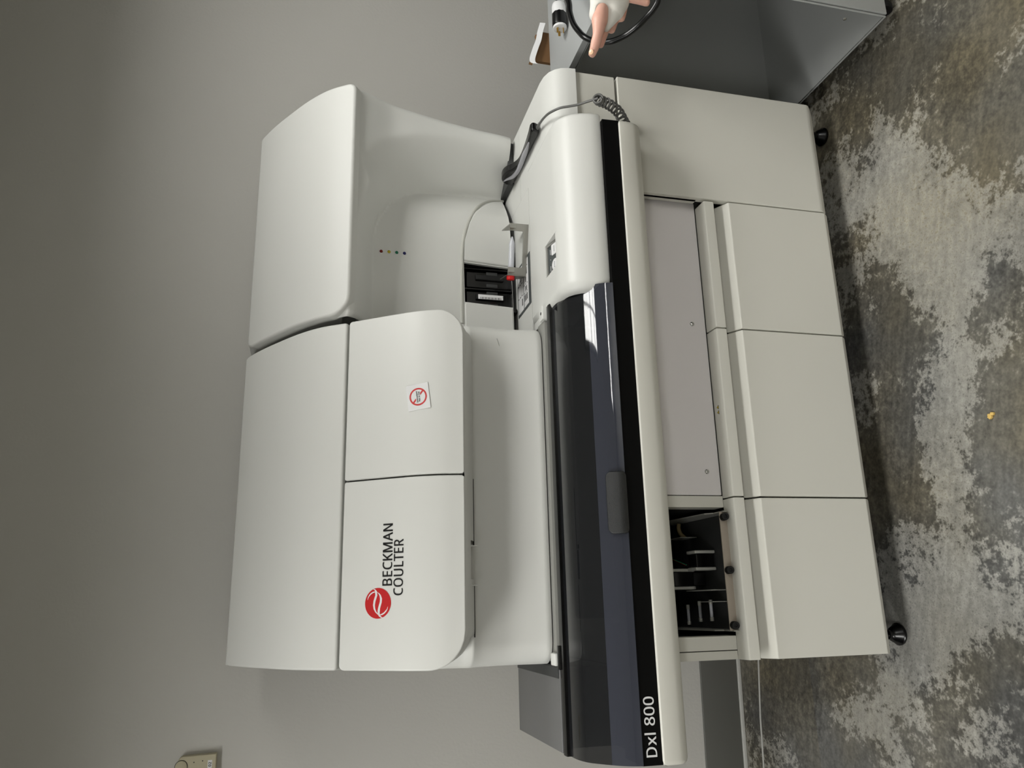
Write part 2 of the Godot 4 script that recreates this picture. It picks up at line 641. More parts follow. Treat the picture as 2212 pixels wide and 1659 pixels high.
# raised lettering fitted to a rectangle (o, u, v span it)
func lettering(st: SurfaceTool, text: String, o: Vector3, u: Vector3, v: Vector3, depth: float, bold := 400) -> void:
	var t := TextMesh.new()
	var f := SystemFont.new()
	f.font_names = PackedStringArray(["Droid Sans"])
	f.font_weight = bold
	t.font = f
	t.font_size = 64
	t.pixel_size = 0.01
	t.depth = 0.02
	t.curve_step = 1.0
	t.text = text
	var bb := t.get_aabb()
	var n := u.cross(v).normalized()
	var a := t.get_mesh_arrays()
	var vv: PackedVector3Array = a[Mesh.ARRAY_VERTEX]
	var nn: PackedVector3Array = a[Mesh.ARRAY_NORMAL]
	var ids: PackedInt32Array = a[Mesh.ARRAY_INDEX]
	for k in ids:
		var q := (vv[k] - bb.position) / bb.size
		st.set_normal((u.normalized() * nn[k].x + v.normalized() * nn[k].y + n * nn[k].z).normalized())
		st.set_uv(Vector2(q.x, q.y))
		st.add_vertex(o + u * q.x + v * q.y + n * (q.z * depth))


# ---------------------------------------------------------------- the room
func wall_z(x: float) -> float:
	return -2.72 + 0.045 * x


func ceiling_panel(c: Vector3, energy: float) -> void:
	if not M.has("panel_glow"):
		var g := mat("panel_glow", Color(0.9, 0.9, 0.9), 0.6)
		g.emission_enabled = true
		g.emission = Color(1.0, 0.985, 0.95)
		g.emission_energy_multiplier = 2.2
		mat("panel_frame", Color(0.45, 0.45, 0.45), 0.6)
		mat("louver", Color(0.5, 0.5, 0.5), 0.5)
	var t := thing("ceiling_light", "", "ceiling light", "ceiling troffers")
	var which := ["white ceiling troffer nearest the grey cabinet", "white ceiling troffer nearest the wall thermostat", "white ceiling troffer behind the camera on the cabinet side", "white ceiling troffer behind the camera on the thermostat side"]
	t.set_meta("label", which[(0 if c.x > 0.0 else 1) + (0 if c.z < 0.0 else 2)])
	var st := mb()
	for q in [[Vector3(-0.63, -0.075, -0.33), Vector3(0.63, 0.03, -0.302)], [Vector3(-0.63, -0.075, 0.302), Vector3(0.63, 0.03, 0.33)], [Vector3(-0.63, -0.075, -0.302), Vector3(-0.602, 0.03, 0.302)], [Vector3(0.602, -0.075, -0.302), Vector3(0.63, 0.03, 0.302)]]:
		box2(st, c + q[0], c + q[1])
	build("housing", st, "panel_frame", t)
	for k in 3:
		st = mb()
		box2(st, c + Vector3(-0.6, 0.0, -0.29 + 0.2 * k), c + Vector3(0.6, 0.02, -0.11 + 0.2 * k))
		build("diffuser", st, "panel_glow", t)
	# deep louver blades that shield the lamp from the side
	for k in 5:
		st = mb()
		box2(st, c + Vector3(-0.402 + 0.2 * k, -0.068, -0.3), c + Vector3(-0.398 + 0.2 * k, -0.022, 0.3), 0.001)
		build("louver_blade", st, "louver", t)
	for k in 2:
		st = mb()
		box2(st, c + Vector3(-0.6, -0.068, -0.102 + 0.2 * k), c + Vector3(0.6, -0.022, -0.098 + 0.2 * k), 0.001)
		build("louver_blade", st, "louver", t)
	var l := AreaLight3D.new()
	l.name = "ceiling_lamp"
	l.area_size = Vector2(1.2, 0.6)
	l.area_normalize_energy = false
	l.light_energy = energy
	l.light_color = Color(1.0, 0.998, 0.985)
	l.area_range = 12.0
	l.shadow_enabled = true
	l.transform = Transform3D(Basis(Vector3(1, 0, 0), Vector3(0, 0, -1), Vector3(0, 1, 0)), c + Vector3(0, -0.016, 0))
	add_child(l)


func room() -> void:
	var st := mb()
	# floor slab with its own texture scale
	var fl := mb()
	for q in [[-3.6, 3.2, 4.2, -3.2]]:
		var a := Vector3(q[0], 0, q[1])
		var b := Vector3(q[0], 0, q[3])
		var c := Vector3(q[2], 0, q[3])
		var d := Vector3(q[2], 0, q[1])
		for p in [a, b, c, a, c, d]:
			fl.set_normal(Vector3.UP)
			fl.set_uv(Vector2((p.x + 1.0) / 2.8, (p.z + 2.8) / 1.925))
			fl.add_vertex(p)
	fl.generate_tangents()
	var fo := build("floor", fl, "floor", self)
	structure(fo)
	var fb := mb()
	box2(fb, Vector3(-3.6, -0.2, -3.2), Vector3(4.2, -0.005, 3.2), 0.01)
	build("slab_body", fb, "mid_grey", fo)
	# pale caulked joint in the floor beside the baseboard
	var jt := mb()
	var pts := []
	for i in 30:
		var x := -3.0 + i * 0.2
		pts.append(Vector2(x, -2.575 + 0.1 * (x + 0.0) + 0.004 * sin(i * 2.3)))
	for i in 29:
		var a: Vector2 = pts[i]
		var b: Vector2 = pts[i + 1]
		plate(jt, PackedVector2Array([Vector2(a.x, -a.y - 0.004), Vector2(b.x, -b.y - 0.004), Vector2(b.x, -b.y + 0.004), Vector2(a.x, -a.y + 0.004)]), Vector3.ZERO, Vector3(1, 0, 0), Vector3(0, 0, -1), -0.002, 0.0012)
	build("joint_filler", jt, "caulk", fo)
	# walls
	st = mb()
	var ang := atan(0.045)
	var turn := Basis(Vector3.UP, -ang)
	box(st, Vector3(0.3, 1.375, wall_z(0.3) - 0.06), Vector3(8.4, 2.75, 0.12), 0.004, turn)
	structure(build("wall_back", st, "wall", self))
	for w in [["wall_left", Vector3(-3.5, 1.375, 0.1), Vector3(0.12, 2.75, 6.4)], ["wall_right", Vector3(4.1, 1.375, 0.1), Vector3(0.12, 2.75, 6.4)], ["wall_front", Vector3(0.3, 1.375, 3.16), Vector3(7.8, 2.75, 0.12)]]:
		st = mb()
		box(st, w[1], w[2], 0.004)
		structure(build(w[0], st, "wall", self))
	st = mb()
	box2(st, Vector3(-3.6, 2.765, -3.2), Vector3(4.2, 2.9, 3.2), 0.01)
	structure(build("ceiling", st, "ceiling", self))
	st = mb()
	box(st, Vector3(-1.5, 0.086, wall_z(-1.5) + 0.004), Vector3(4.0, 0.146, 0.008), 0.003, turn)
	var bb := build("baseboard_back", st, "baseboard", self)
	structure(bb)
	st = mb()
	box(st, Vector3(-1.5, 0.007, wall_z(-1.5) + 0.007), Vector3(4.0, 0.014, 0.014), 0.003, turn)
	build("caulk_bead", st, "caulk", bb)


# ---------------------------------------------------------------- the analyser
func face_f(x: float, y: float) -> Vector3:
	return Vector3(x, y, curve(FACE, y))


func face_n(_x: float, y: float) -> Vector3:
	var d := (curve(FACE, y + 0.004) - curve(FACE, y - 0.004)) / 0.008
	return Vector3(0, -d, 1).normalized()


func face_frame(x: float, y: float) -> Array:
	var n := face_n(x, y)
	return [face_f(x, y), Vector3.RIGHT, n.cross(Vector3.RIGHT)]


func rec(x: float) -> float:
	return curve(RECESS, x)


# 1 inside the arched recess, falling to 0 just outside its edge
func arch_in(x: float, y: float) -> float:
	var best := 1e9
	var p := Vector2(x, y)
	if arch_line.is_empty():
		for i in ARCH.size() - 1:
			for k in 5:
				arch_line.append(ARCH[i].cubic_interpolate(ARCH[i + 1], ARCH[maxi(i - 1, 0)], ARCH[mini(i + 2, ARCH.size() - 1)], k / 5.0))
		arch_line.append(ARCH[ARCH.size() - 1])
		arch_poly = arch_line.duplicate()
		arch_poly.append(Vector2(0.70, 0.93))
	for i in arch_line.size() - 1:
		best = minf(best, p.distance_to(Geometry2D.get_closest_point_to_segment(p, arch_line[i], arch_line[i + 1])))
	if Geometry2D.is_point_in_polygon(p, arch_poly):
		return 1.0
	var u := clampf(best / lerpf(0.055, 0.135, smoothstep(1.14, 1.26, x)), 0.0, 1.0)
	return pow(1.0 - u, 1.9)


func low_f(x: float, y: float) -> Vector3:
	var z := lerpf(curve(LOWFACE, y), -2.163 - rec(x) + 0.13 * (y - 0.945), arch_in(x, y))
	var r := 0.018
	if x > 1.455 - r:
		z -= r - sqrt(maxf(0.0, r * r - pow(x - 1.455 + r, 2)))
	return Vector3(x, y, z)


func pod_f(x: float, y: float) -> Vector3:
	return Vector3(x, y, -2.163 - rec(x) + 0.13 * (y - 0.945))


func pod_n(x: float, y: float) -> Vector3:
	var du := pod_f(x + 0.004, y) - pod_f(x - 0.004, y)
	var dv := pod_f(x, y + 0.004) - pod_f(x, y - 0.004)
	return du.cross(dv).normalized()


func hood_line(off: float) -> PackedVector2Array:
	var p := PackedVector2Array()
	for i in HOOD.size():
		var d: Vector2 = (HOOD[mini(i + 1, HOOD.size() - 1)] - HOOD[maxi(i - 1, 0)]).normalized()
		p.append(HOOD[i] + Vector2(d.y, -d.x) * off)
	return p


func analyser() -> void:
	var A := thing("laboratory_analyzer", "large off-white floor-standing laboratory analyzer with tinted hood and red round emblem", "analyzer")
	base_cabinet(A)
	pump_bay(A)
	deck(A)
	logo_tower(A)
	carousel_tower(A)


func base_cabinet(A: Node3D) -> void:
	# inner chassis: everything behind the panels, around the open bay
	var st := mb()
	box2(st, Vector3(0.236, 0.10, -2.58), Vector3(1.44, 0.80, -1.872), 0.004)
	box2(st, Vector3(-0.143, 0.10, -2.58), Vector3(0.236, 0.455, -1.872), 0.004)
	box2(st, Vector3(-0.143, 0.455, -2.58), Vector3(0.236, 0.80, -2.25), 0.004)
	box2(st, Vector3(-0.143, 0.455, -2.25), Vector3(-0.105, 0.80, -1.872), 0.004)
	build("chassis", st, "shadow_grey", A)
	# side skins
	for x in [-0.147, 1.447]:
		st = mb()
		box2(st, Vector3(x, 0.095, -2.6), Vector3(x + 0.008, 0.72, -1.86), 0.003)
		build("side_panel", st, "cream", A)
	st = mb()
	box2(st, Vector3(-0.13, 0.06, -2.55), Vector3(1.43, 0.10, -1.95), 0.004)
	build("plinth", st, "black_matt", A)
	# three doors with sloping upper edges
	var door_line := [Vector2(-1.812, 0.088), Vector2(-1.80, 0.105), Vector2(-1.80, 0.42), Vector2(-1.843, 0.4445)]
	for x in [[-0.147, 0.2455, 0.004], [0.2495, 0.7025, 0.004], [0.706, 1.0875, 0.004]]:
		st = mb()
		line_panel(st, door_line, x[0], x[1], [0.006, 0.006, 0.004, 0.004], 0.003, 0.03, 0.003)
		build("door", st, "cream", A)
	# pull strips above them
	for x in [[-0.147, 0.246], [0.2495, 0.7025], [0.706, 1.084]]:
		st = mb()
		prism(st, PackedVector2Array([Vector2(-1.803, 0.466), Vector2(-1.801, 0.468), Vector2(-1.801, 0.494), Vector2(-1.802, 0.496), Vector2(-1.805, 0.4975), Vector2(-1.852, 0.4985), Vector2(-1.852, 0.466)]), x[0], x[1], 0.0015)
		var strip := build("pull_strip", st, "cream", A)
		if x[0] > 0.2 and x[0] < 0.3:
			for k in 2:
				st = mb()
				var c := Vector3(0.489 - 0.014 * k, 0.4984, -1.833)
				plate(st, PackedVector2Array([Vector2(-0.0055, -0.005), Vector2(0.0055, -0.005), Vector2(0, 0.005)]), c, Vector3.RIGHT, Vector3(0, 0, -1), 0.0, 0.0006)
				build("warning_mark", st, "print_black", strip)
				st = mb()
				plate(st, PackedVector2Array([Vector2(-0.0038, -0.004), Vector2(0.0038, -0.004), Vector2(0, 0.003)]), c + Vector3(0, 0.0006, 0), Vector3.RIGHT, Vector3(0, 0, -1), 0.0, 0.0003)
				build("warning_mark", st, "yellow", strip)
	# long recessed panel with two screws, and the posts of the open bay
	st = mb()
	var panel_line := [Vector2(-1.85, 0.502), Vector2(-1.85, 0.79)]
	line_panel(st, panel_line, 0.2575, 1.10, [0.001, 0.001, 0.001, 0.001], 0.0012, 0.015)
	var lp := build("recessed_panel", st, "lilac", A)
	for p in [Vector3(0.728, 0.542, -1.85), Vector3(0.319, 0.538, -1.85)]:
		st = mb()
		lathe(st, [Vector2(0.0068, 0), Vector2(0.0062, 0.0016), Vector2(0.0045, 0.003), Vector2(0.0024, 0.0036), Vector2(0.002, 0.0022), Vector2(0, 0.0022)], 18, along(p, Vector3(0, 0, 1)))
		build("screw", st, "chrome", lp)
	for x in [[0.226, 0.2555], [-0.1245, -0.091], [-0.147, -0.1265]]:
		st = mb()
		box2(st, Vector3(x[0], 0.499, -1.90), Vector3(x[1], 0.80, -1.851), 0.0012)
		build("frame_post", st, "cream", A)
	st = mb()
	box2(st, Vector3(-0.127, 0.499, -1.90), Vector3(-0.124, 0.80, -1.856), 0.0005)
	build("seam_strip", st, "seam", A)
	# tall panel at the end, notched at its inner edge, with a short panel above
	st = mb()
	var tall := [Vector2(-1.815, 0.088), Vector2(-1.802, 0.106), Vector2(-1.80, 0.115), Vector2(-1.80, 0.737)]
	line_panel(st, tall, 1.0905, 1.455, [0.004, 0.03, 0.002, 0.002], 0.003, 0.022, 0.004)
	var tp := build("tall_panel", st, "cream", A)
	st = mb()
	box2(st, Vector3(1.0905, 0.513, -1.836), Vector3(1.12, 0.735, -1.812), 0.001)
	build("edge_flange", st, "cream", tp)
	st = mb()
	line_panel(st, [Vector2(-1.803, 0.7445), Vector2(-1.803, 0.862)], 0.9, 1.452, [0.002, 0.002, 0.002, 0.002], 0.002, 0.02)
	build("short_panel", st, "cream", A)
	# levelling feet
	for p in [Vector3(-0.105, 0, -1.875), Vector3(1.41, 0, -1.885), Vector3(-0.105, 0, -2.5), Vector3(1.40, 0, -2.5)]:
		st = mb()
		lathe(st, [Vector2(0, 0), Vector2(0.027, 0), Vector2(0.029, 0.003), Vector2(0.029, 0.007), Vector2(0.026, 0.009), Vector2(0.018, 0.026), Vector2(0.012, 0.031), Vector2(0.012, 0.038), Vector2(0, 0.038)], 28, Transform3D(Basis(), p))
		var foot := build("leveling_foot", st, "black", A)
		st = mb()
		rod(st, p + Vector3(0, 0.036, 0), p + Vector3(0, 0.10, 0), 0.008)
		build("stud", st, "black", foot)


func pump_bay(A: Node3D) -> void:
	var st := mb()
	# dark walls of the bay
	box2(st, Vector3(-0.103, 0.456, -2.245), Vector3(-0.095, 0.80, -1.87), 0.001)
	box2(st, Vector3(0.228, 0.456, -2.245), Vector3(0.235, 0.80, -1.87), 0.001)
	box2(st, Vector3(-0.103, 0.456, -2.249), Vector3(0.235, 0.80, -2.243), 0.001)
	box2(st, Vector3(-0.103, 0.456, -2.245), Vector3(0.235, 0.462, -1.87), 0.001)
	build("bay_lining", st, "black_matt", A)
	st = mb()
	box2(st, Vector3(-0.078, 0.472, -2.2), Vector3(0.212, 0.478, -1.85), 0.001)
	var tray := build("pump_tray", st, "dark_grey", A)
	for x in [-0.081, 0.213]:
		st = mb()
		prism(st, PackedVector2Array([Vector2(-1.835, 0.474), Vector2(-1.835, 0.512), Vector2(-1.885, 0.512), Vector2(-1.90, 0.53), Vector2(-2.2, 0.56), Vector2(-2.2, 0.474)]), x, x + 0.003, 0.0)
		build("side_rail", st, "flange", tray)
	st = mb()
	box2(st, Vector3(-0.079, 0.486, -1.846), Vector3(0.214, 0.5185, -1.842), 0.001)
	build("front_bar", st, "steel", tray)
	for x in [0.2, 0.067, -0.066]:
		st = mb()
		lathe(st, [Vector2(0, 0), Vector2(0.0085, 0), Vector2(0.0098, 0.0012), Vector2(0.0098, 0.021), Vector2(0.0088, 0.0225), Vector2(0.0045, 0.0225), Vector2(0.004, 0.019), Vector2(0, 0.019)], 24, along(Vector3(x, 0.5085, -1.842), Vector3(0, 0.25, 1)))
		build("thumbscrew", st, "black_matt", tray)
	st = mb()
	box2(st, Vector3(0.142, 0.4782, -1.893), Vector3(0.184, 0.4792, -1.873), 0.0003)
	var lab := build("service_label", st, "paper", tray)
	st = mb()
	for k in 2:
		box2(st, Vector3(0.157, 0.4792, -1.887 + 0.006 * k), Vector3(0.178, 0.4796, -1.884 + 0.006 * k), 0.0001)
	plate(st, ring_poly(0.003, 12), Vector3(0.148, 0.4792, -1.88), Vector3.RIGHT, Vector3(0, 0, -1), 0, 0.0004)
	build("print", st, "print_black", lab)
	# two stepper motors with aluminium end flanges
	for m in [[0.072, 0.124, 0.482, 0.541, -2.0, -1.95], [0.024, 0.079, 0.515, 0.58, -2.06, -2.01]]:
		st = mb()
		box2(st, Vector3(m[0] + 0.008, m[2] + 0.003, m[4] + 0.002), Vector3(m[1] - 0.008, m[3] - 0.003, m[5] - 0.002), 0.003)
		var mo := build("stepper_motor", st, "black", A)
		for x in [m[0], m[1] - 0.008]:
			st = mb()
			box2(st, Vector3(x, m[2], m[4]), Vector3(x + 0.008, m[3], m[5]), 0.002)
			build("end_flange", st, "flange", mo)
		st = mb()
		box2(st, Vector3(m[0] + 0.01, 0.478, m[4] + 0.01), Vector3(m[1] - 0.01, m[2] + 0.01, m[5] - 0.01), 0.002)
		build("mount", st, "black_matt", mo)
	# bracket plates
	for b in [[0.019, 0.0215, 0.479, 0.53, -2.04, -1.90], [-0.010, -0.008, 0.479, 0.521, -1.99, -1.91], [0.165, 0.167, 0.479, 0.531, -2.14, -2.05]]:
		st = mb()
		box2(st, Vector3(b[0], b[2], b[4]), Vector3(b[1], b[3], b[5]), 0.0006)
		build("bracket_plate", st, "flange", A)
	# three glass syringes lying across the tray
	for s in [Vector3(-0.012, 0.508, -1.95), Vector3(-0.015, 0.499, -2.03), Vector3(-0.024, 0.499, -2.1)]:
		st = mb()
		rod(st, s, s + Vector3(-0.036, 0, 0), 0.0042)
		var sy := build("syringe", st, "tube_glass", A)
		st = mb()
		rod(st, s + Vector3(-0.036, 0, 0), s + Vector3(-0.046, 0, 0), 0.0052)
		build("tip", st, "flange", sy)
		st = mb()
		rod(st, s + Vector3(0.008, 0, 0), s + Vector3(-0.004, 0, 0), 0.0048)
		build("plunger", st, "flange", sy)
	st = mb()
	tube(st, smooth_path([Vector3(0.168, 0.49, -2.1), Vector3(0.18, 0.503, -2.1), Vector3(0.195, 0.508, -2.1), Vector3(0.208, 0.506, -2.1)], 5), [0.0055], 12)
	build("hose", st, "hose", A)
	for w in [["sign_red", 0.0], ["lens_green", 0.004]]:
		st = mb()
		tube(st, smooth_path([Vector3(0.10, 0.53, -2.16 + w[1]), Vector3(0.135, 0.555, -2.12 + w[1]), Vector3(0.115, 0.565, -2.07 + w[1]), Vector3(0.088, 0.545, -2.0 + w[1])], 6), [0.0012], 8)
		build("wire", st, w[0], A)


func deck(A: Node3D) -> void:
	var st := mb()
	# chassis under the deck
	st = mb()
	box2(st, Vector3(-0.335, 0.722, -2.58), Vector3(0.76, 0.80, -1.80), 0.006)
	box2(st, Vector3(0.76, 0.79, -2.58), Vector3(1.445, 0.93, -1.83), 0.006)
	build("deck_chassis", st, "white", A)
	# rear plate with its bull-nosed end; short and long lengths joined by a seam
	var nose := [Vector2(-1.795, 0.864), Vector2(-1.796, 0.885), Vector2(-1.801, 0.905), Vector2(-1.811, 0.921), Vector2(-1.827, 0.934), Vector2(-1.85, 0.942), Vector2(-1.88, 0.945)]
	var pr := PackedVector2Array(nose)
	pr.append_array([Vector2(-2.112, 0.945), Vector2(-2.112, 0.935), Vector2(-1.9, 0.935), Vector2(-1.83, 0.905), Vector2(-1.81, 0.864)])
	st = mb()
	prism(st, pr, 1.2, 1.456, 0.002)
	build("end_cover", st, "white", A)
	st = mb()
	prism(st, PackedVector2Array([Vector2(-2.0325, 0.945), Vector2(-2.59, 0.945), Vector2(-2.59, 0.93), Vector2(-2.0325, 0.93)]), 0.735, 1.2, 0.001)
	prism(st, PackedVector2Array([Vector2(-2.1145, 0.945), Vector2(-2.59, 0.945), Vector2(-2.59, 0.93), Vector2(-2.1145, 0.93)]), 1.2, 1.456, 0.001)
	build("deck_plate", st, "white", A)
	st = mb()
	box2(st, Vector3(0.74, 0.93, -2.14), Vector3(1.44, 0.936, -1.95), 0.001)
	build("seam_strip", st, "dark_grey", A)
	# front work arm: three lengths, the middle one dips for the key pad
	var top := [Vector2(-2.0275, 0.935), Vector2(-2.0275, 0.945), Vector2(-2.0268, 0.9458), Vector2(-1.95, 0.946)]
	var front := [Vector2(-1.80, 0.946), Vector2(-1.782, 0.945), Vector2(-1.762, 0.939), Vector2(-1.744, 0.926), Vector2(-1.73, 0.909), Vector2(-1.72, 0.886), Vector2(-1.7155, 0.862), Vector2(-1.714, 0.835), Vector2(-1.716, 0.832), Vector2(-1.80, 0.832), Vector2(-2.0, 0.832)]
	var whole := PackedVector2Array(top)
	whole.append_array(front)
	var dip := PackedVector2Array(top)
	dip.append_array([Vector2(-1.886, 0.946), Vector2(-1.885, 0.938), Vector2(-1.80, 0.919), Vector2(-1.798, 0.945)])
	dip.append_array(front.slice(1))
	st = mb()
	prism(st, whole, 0.782, 0.845, 0.0)
	prism(st, dip, 0.845, 0.938, 0.0)
	prism(st, whole, 0.938, 1.25, 0.0)
	# rounded far end
	var endp := PackedVector2Array()
	for q in whole:
		endp.append(Vector2(clampf(q.x, -2.02, -1.722), clampf(q.y, 0.84, 0.94)))
	loft_end(st, whole, 1.25, 1.262, 0.012)
	# near end: a face set back that follows the hood
	loft_end(st, whole, 0.782, 0.748, 0.016)
	var arm := build("work_arm", st, "white", A)
	# key pad in its dip
	st = mb()
	var po := Vector3(0.8915, 0.930, -1.842)
	var pv := Vector3(0, 0.019, -0.085).normalized()
	plate(st, rrect(0.046, 0.043, 0.003), po, Vector3.RIGHT, pv, -0.001, 0.0022)
	var pad := build("key_pad", st, "panel_grey", arm)
	st = mb()
	plate(st, rrect(0.0462, 0.0035, 0.001), po + pv * 0.0398, Vector3.RIGHT, pv, 0.0, 0.0055)
	plate(st, rrect(0.0035, 0.040, 0.001), po + Vector3(0.0428, 0, 0) - pv * 0.004, Vector3.RIGHT, pv, 0.0, 0.006)
	build("key_pad_border", st, "mid_grey", arm)
	st = mb()
	plate(st, rrect(0.016, 0.017, 0.004), po + Vector3(0.024, 0, 0), Vector3.RIGHT, pv, 0.002, 0.0045, 0.0008)
	build("square_key", st, "sticker", arm)
	st = mb()
	plate(st, ring_poly(0.0165, 32), po + Vector3(-0.022, 0, 0), Vector3.RIGHT, pv, 0.002, 0.0045, 0.0008)
	build("round_key", st, "sticker", arm)
	st = mb()
	for c in [Vector3(0.024, 0, 0), Vector3(-0.022, 0, 0)]:
		st = mb()
		for k in 4:
			plate(st, rrect(0.0016, 0.001, 0.0003, 1), po + c + Vector3(-0.0066 + 0.0044 * k, 0, 0) + pv * 0.002, Vector3.RIGHT, pv, 0.0045, 0.0048)
		build("key_print", st, "panel_grey", arm)
	st = mb()
	for c in [Vector3(0.022, 0, 0), Vector3(-0.026, 0, 0)]:
		for k in 5:
			plate(st, rrect(0.0012, 0.0013, 0.0003, 1), po + c + Vector3(-0.006 + 0.003 * k, 0, 0) + pv * 0.0255, Vector3.RIGHT, pv, 0.0022, 0.0026)
	plate(st, ring_poly(0.0013, 10), po + Vector3(0.0, 0, 0) + pv * 0.0255, Vector3.RIGHT, pv, 0.0022, 0.0026)
	build("pad_print", st, "print_white", arm)
	# front beam: lip below, black stripe above
	var lip := PackedVector2Array([Vector2(-1.698, 0.787), Vector2(-1.6955, 0.785), Vector2(-1.695, 0.78), Vector2(-1.697, 0.748), Vector2(-1.701, 0.735), Vector2(-1.709, 0.725), Vector2(-1.722, 0.718), Vector2(-1.74, 0.716), Vector2(-1.81, 0.716), Vector2(-1.81, 0.787)])
	st = mb()
	prism(st, lip, -0.344, 1.238, 0.012)
	var lp := build("front_lip", st, "cream", A)
	st = mb()
	prism(st, PackedVector2Array([Vector2(-1.701, 0.786), Vector2(-1.703, 0.8318), Vector2(-1.80, 0.8318), Vector2(-1.80, 0.786)]), -0.341, 1.236, 0.001)
	var stripe := build("black_stripe", st, "stripe", A)
	st = mb()
	for sh in [0.0, 0.0006]:
		lettering(st, "Dxl 800", Vector3(-0.3238 + sh, 0.7985, -1.7012), Vector3(0.1205, 0, 0), Vector3(0, 0.0262, -0.001), 0.0008 + sh * 0.1, 400)
	build("lettering", st, "print_white", stripe)
	# hood: curved smoked shell in two tones, hinge rail, lift tab
	for part in [["hood", 3, 7, "hood_glass"], ["hood_band", 0, 3, "hood_band"]]:
		var outer := hood_line(0.0)
		var inner := hood_line(-0.004)
		var pp := PackedVector2Array()
		var fine := PackedVector2Array()
		for i in range(part[1], part[2]):
			for k in 5:
				fine.append(outer[i].cubic_interpolate(outer[i + 1], outer[maxi(i - 1, 0)], outer[mini(i + 2, 7)], k / 5.0))
		fine.append(outer[part[2]])
		pp.append_array(fine)
		var back := inner.slice(part[1], part[2] + 1)
		back.reverse()
		pp.append_array(back)
		st = mb()
		prism(st, pp, -0.34, 0.766, 0.0)
		build(part[0], st, part[3], A)
	st = mb()
	prism(st, PackedVector2Array([Vector2(-1.868, 0.9465), Vector2(-1.878, 0.948), Vector2(-1.892, 0.947), Vector2(-1.892, 0.935), Vector2(-1.868, 0.935)]), -0.341, 0.765, 0.001)
	build("hinge_rail", st, "black", A)
	st = mb()
	box2(st, Vector3(-0.14, 0.935, -1.97), Vector3(0.735, 0.949, -1.9105), 0.001)
	box2(st, Vector3(-0.14, 0.93, -1.910), Vector3(0.74, 0.941, -1.8935), 0.001)
	build("hinge_ledge", st, "mid_grey", A)
	st = mb()
	box2(st, Vector3(0.738, 0.93, -2.02), Vector3(0.779, 0.943, -1.875), 0.002)
	box2(st, Vector3(0.733, 0.94, -1.93), Vector3(0.772, 0.957, -1.898), 0.002)
	var mnt := build("hinge_mount", st, "white", A)
	st = mb()
	plate(st, ring_poly(0.0045, 16), Vector3(0.752, 0.957, -1.912), Vector3.RIGHT, Vector3(0, 0, -1), -0.0005, 0.0004)
	build("screw_hole", st, "seam", mnt)
	st = mb()
	box2(st, Vector3(-0.147, 0.93, -1.935), Vector3(-0.118, 0.958, -1.9), 0.003)
	build("corner_block", st, "white", A)
	st = mb()
	box2(st, Vector3(-0.155, 0.93, -1.898), Vector3(-0.10, 0.953, -1.885), 0.002)
	build("hinge_pin", st, "black", A)
	# lift tab, moulded over the lower edge of the hood
	var tab := [Vector2(-1.698, 0.829), Vector2(-1.692, 0.842), Vector2(-1.697, 0.856), Vector2(-1.712, 0.8775)]
	st = mb()
	line_panel(st, tab, 0.147, 0.29, [0.012, 0.012, 0.014, 0.014], 0.003, 0.016, 0.012)
	build("lift_tab", st, "pad_black", A)
	# what shows dimly through the hood
	st = mb()
	box2(st, Vector3(-0.33, 0.80, -1.90), Vector3(0.765, 0.812, -1.705), 0.002)
	build("hood_floor", st, "black_matt", A)
	st = mb()
	box2(st, Vector3(-0.04, 0.812, -1.885), Vector3(0.70, 0.91, -1.84), 0.012)
	build("rack_transport", st, "dark_grey", A)
	st = mb()
	for k in 5:
		box2(st, Vector3(-0.25 + 0.2 * k, 0.812, -1.81), Vector3(-0.14 + 0.2 * k, 0.848, -1.76), 0.004)
	build("rack_guides", st, "black", A)
	st = mb()
	box2(st, Vector3(-0.33, 0.70, -1.90), Vector3(0.765, 0.786, -1.82), 0.003)
	build("beam_core", st, "cream", A)
	# grey lid at the rear of the free end
	st = mb()
	box2(st, Vector3(-0.338, 0.941, -2.28), Vector3(-0.149, 0.949, -1.896), 0.002)
	var lid := build("rear_lid", st, "smoked_lid", A)
	st = mb()
	box2(st, Vector3(-0.175, 0.949, -2.275), Vector3(-0.15, 0.952, -1.9), 0.001)
	build("lid_rib", st, "dark_grey", lid)
	st = mb()
	box2(st, Vector3(-0.33, 0.80, -2.27), Vector3(-0.15, 0.941, -1.90), 0.003)
	build("lid_box", st, "dark_grey", A)
	# printed instruction label on the deck
	st = mb()
	box2(st, Vector3(0.834, 0.945, -2.176), Vector3(0.995, 0.9465, -2.036), 0.0005)
	var il := build("instruction_label", st, "panel_grey", A)
	st = mb()
	box2(st, Vector3(0.842, 0.9465, -2.105), Vector3(0.987, 0.9469, -2.056), 0.0002)
	box2(st, Vector3(0.842, 0.9465, -2.17), Vector3(0.987, 0.9469, -2.112), 0.0002)
	build("white_field", st, "sticker", il)
	st = mb()
	for q in [[0.86, 0.88, -2.10, -2.062], [0.885, 0.8865, -2.104, -2.057], [0.89, 0.905, -2.09, -2.07], [0.91, 0.912, -2.104, -2.057], [0.916, 0.934, -2.085, -2.078], [0.94, 0.96, -2.095, -2.065], [0.965, 0.967, -2.104, -2.057], [0.858, 0.88, -2.13, -2.118], [0.89, 0.8925, -2.169, -2.113], [0.93, 0.933, -2.169, -2.113], [0.94, 0.953, -2.15, -2.13], [0.97, 0.972, -2.169, -2.113]]:
		for k in 3:
			var za: float = lerpf(q[2], q[3], k / 3.0)
			box2(st, Vector3(q[0], 0.9469, za), Vector3(q[1], 0.9472, za + (q[3] - q[2]) * 0.18), 0.0001)
	build("print", st, "print_black", il)


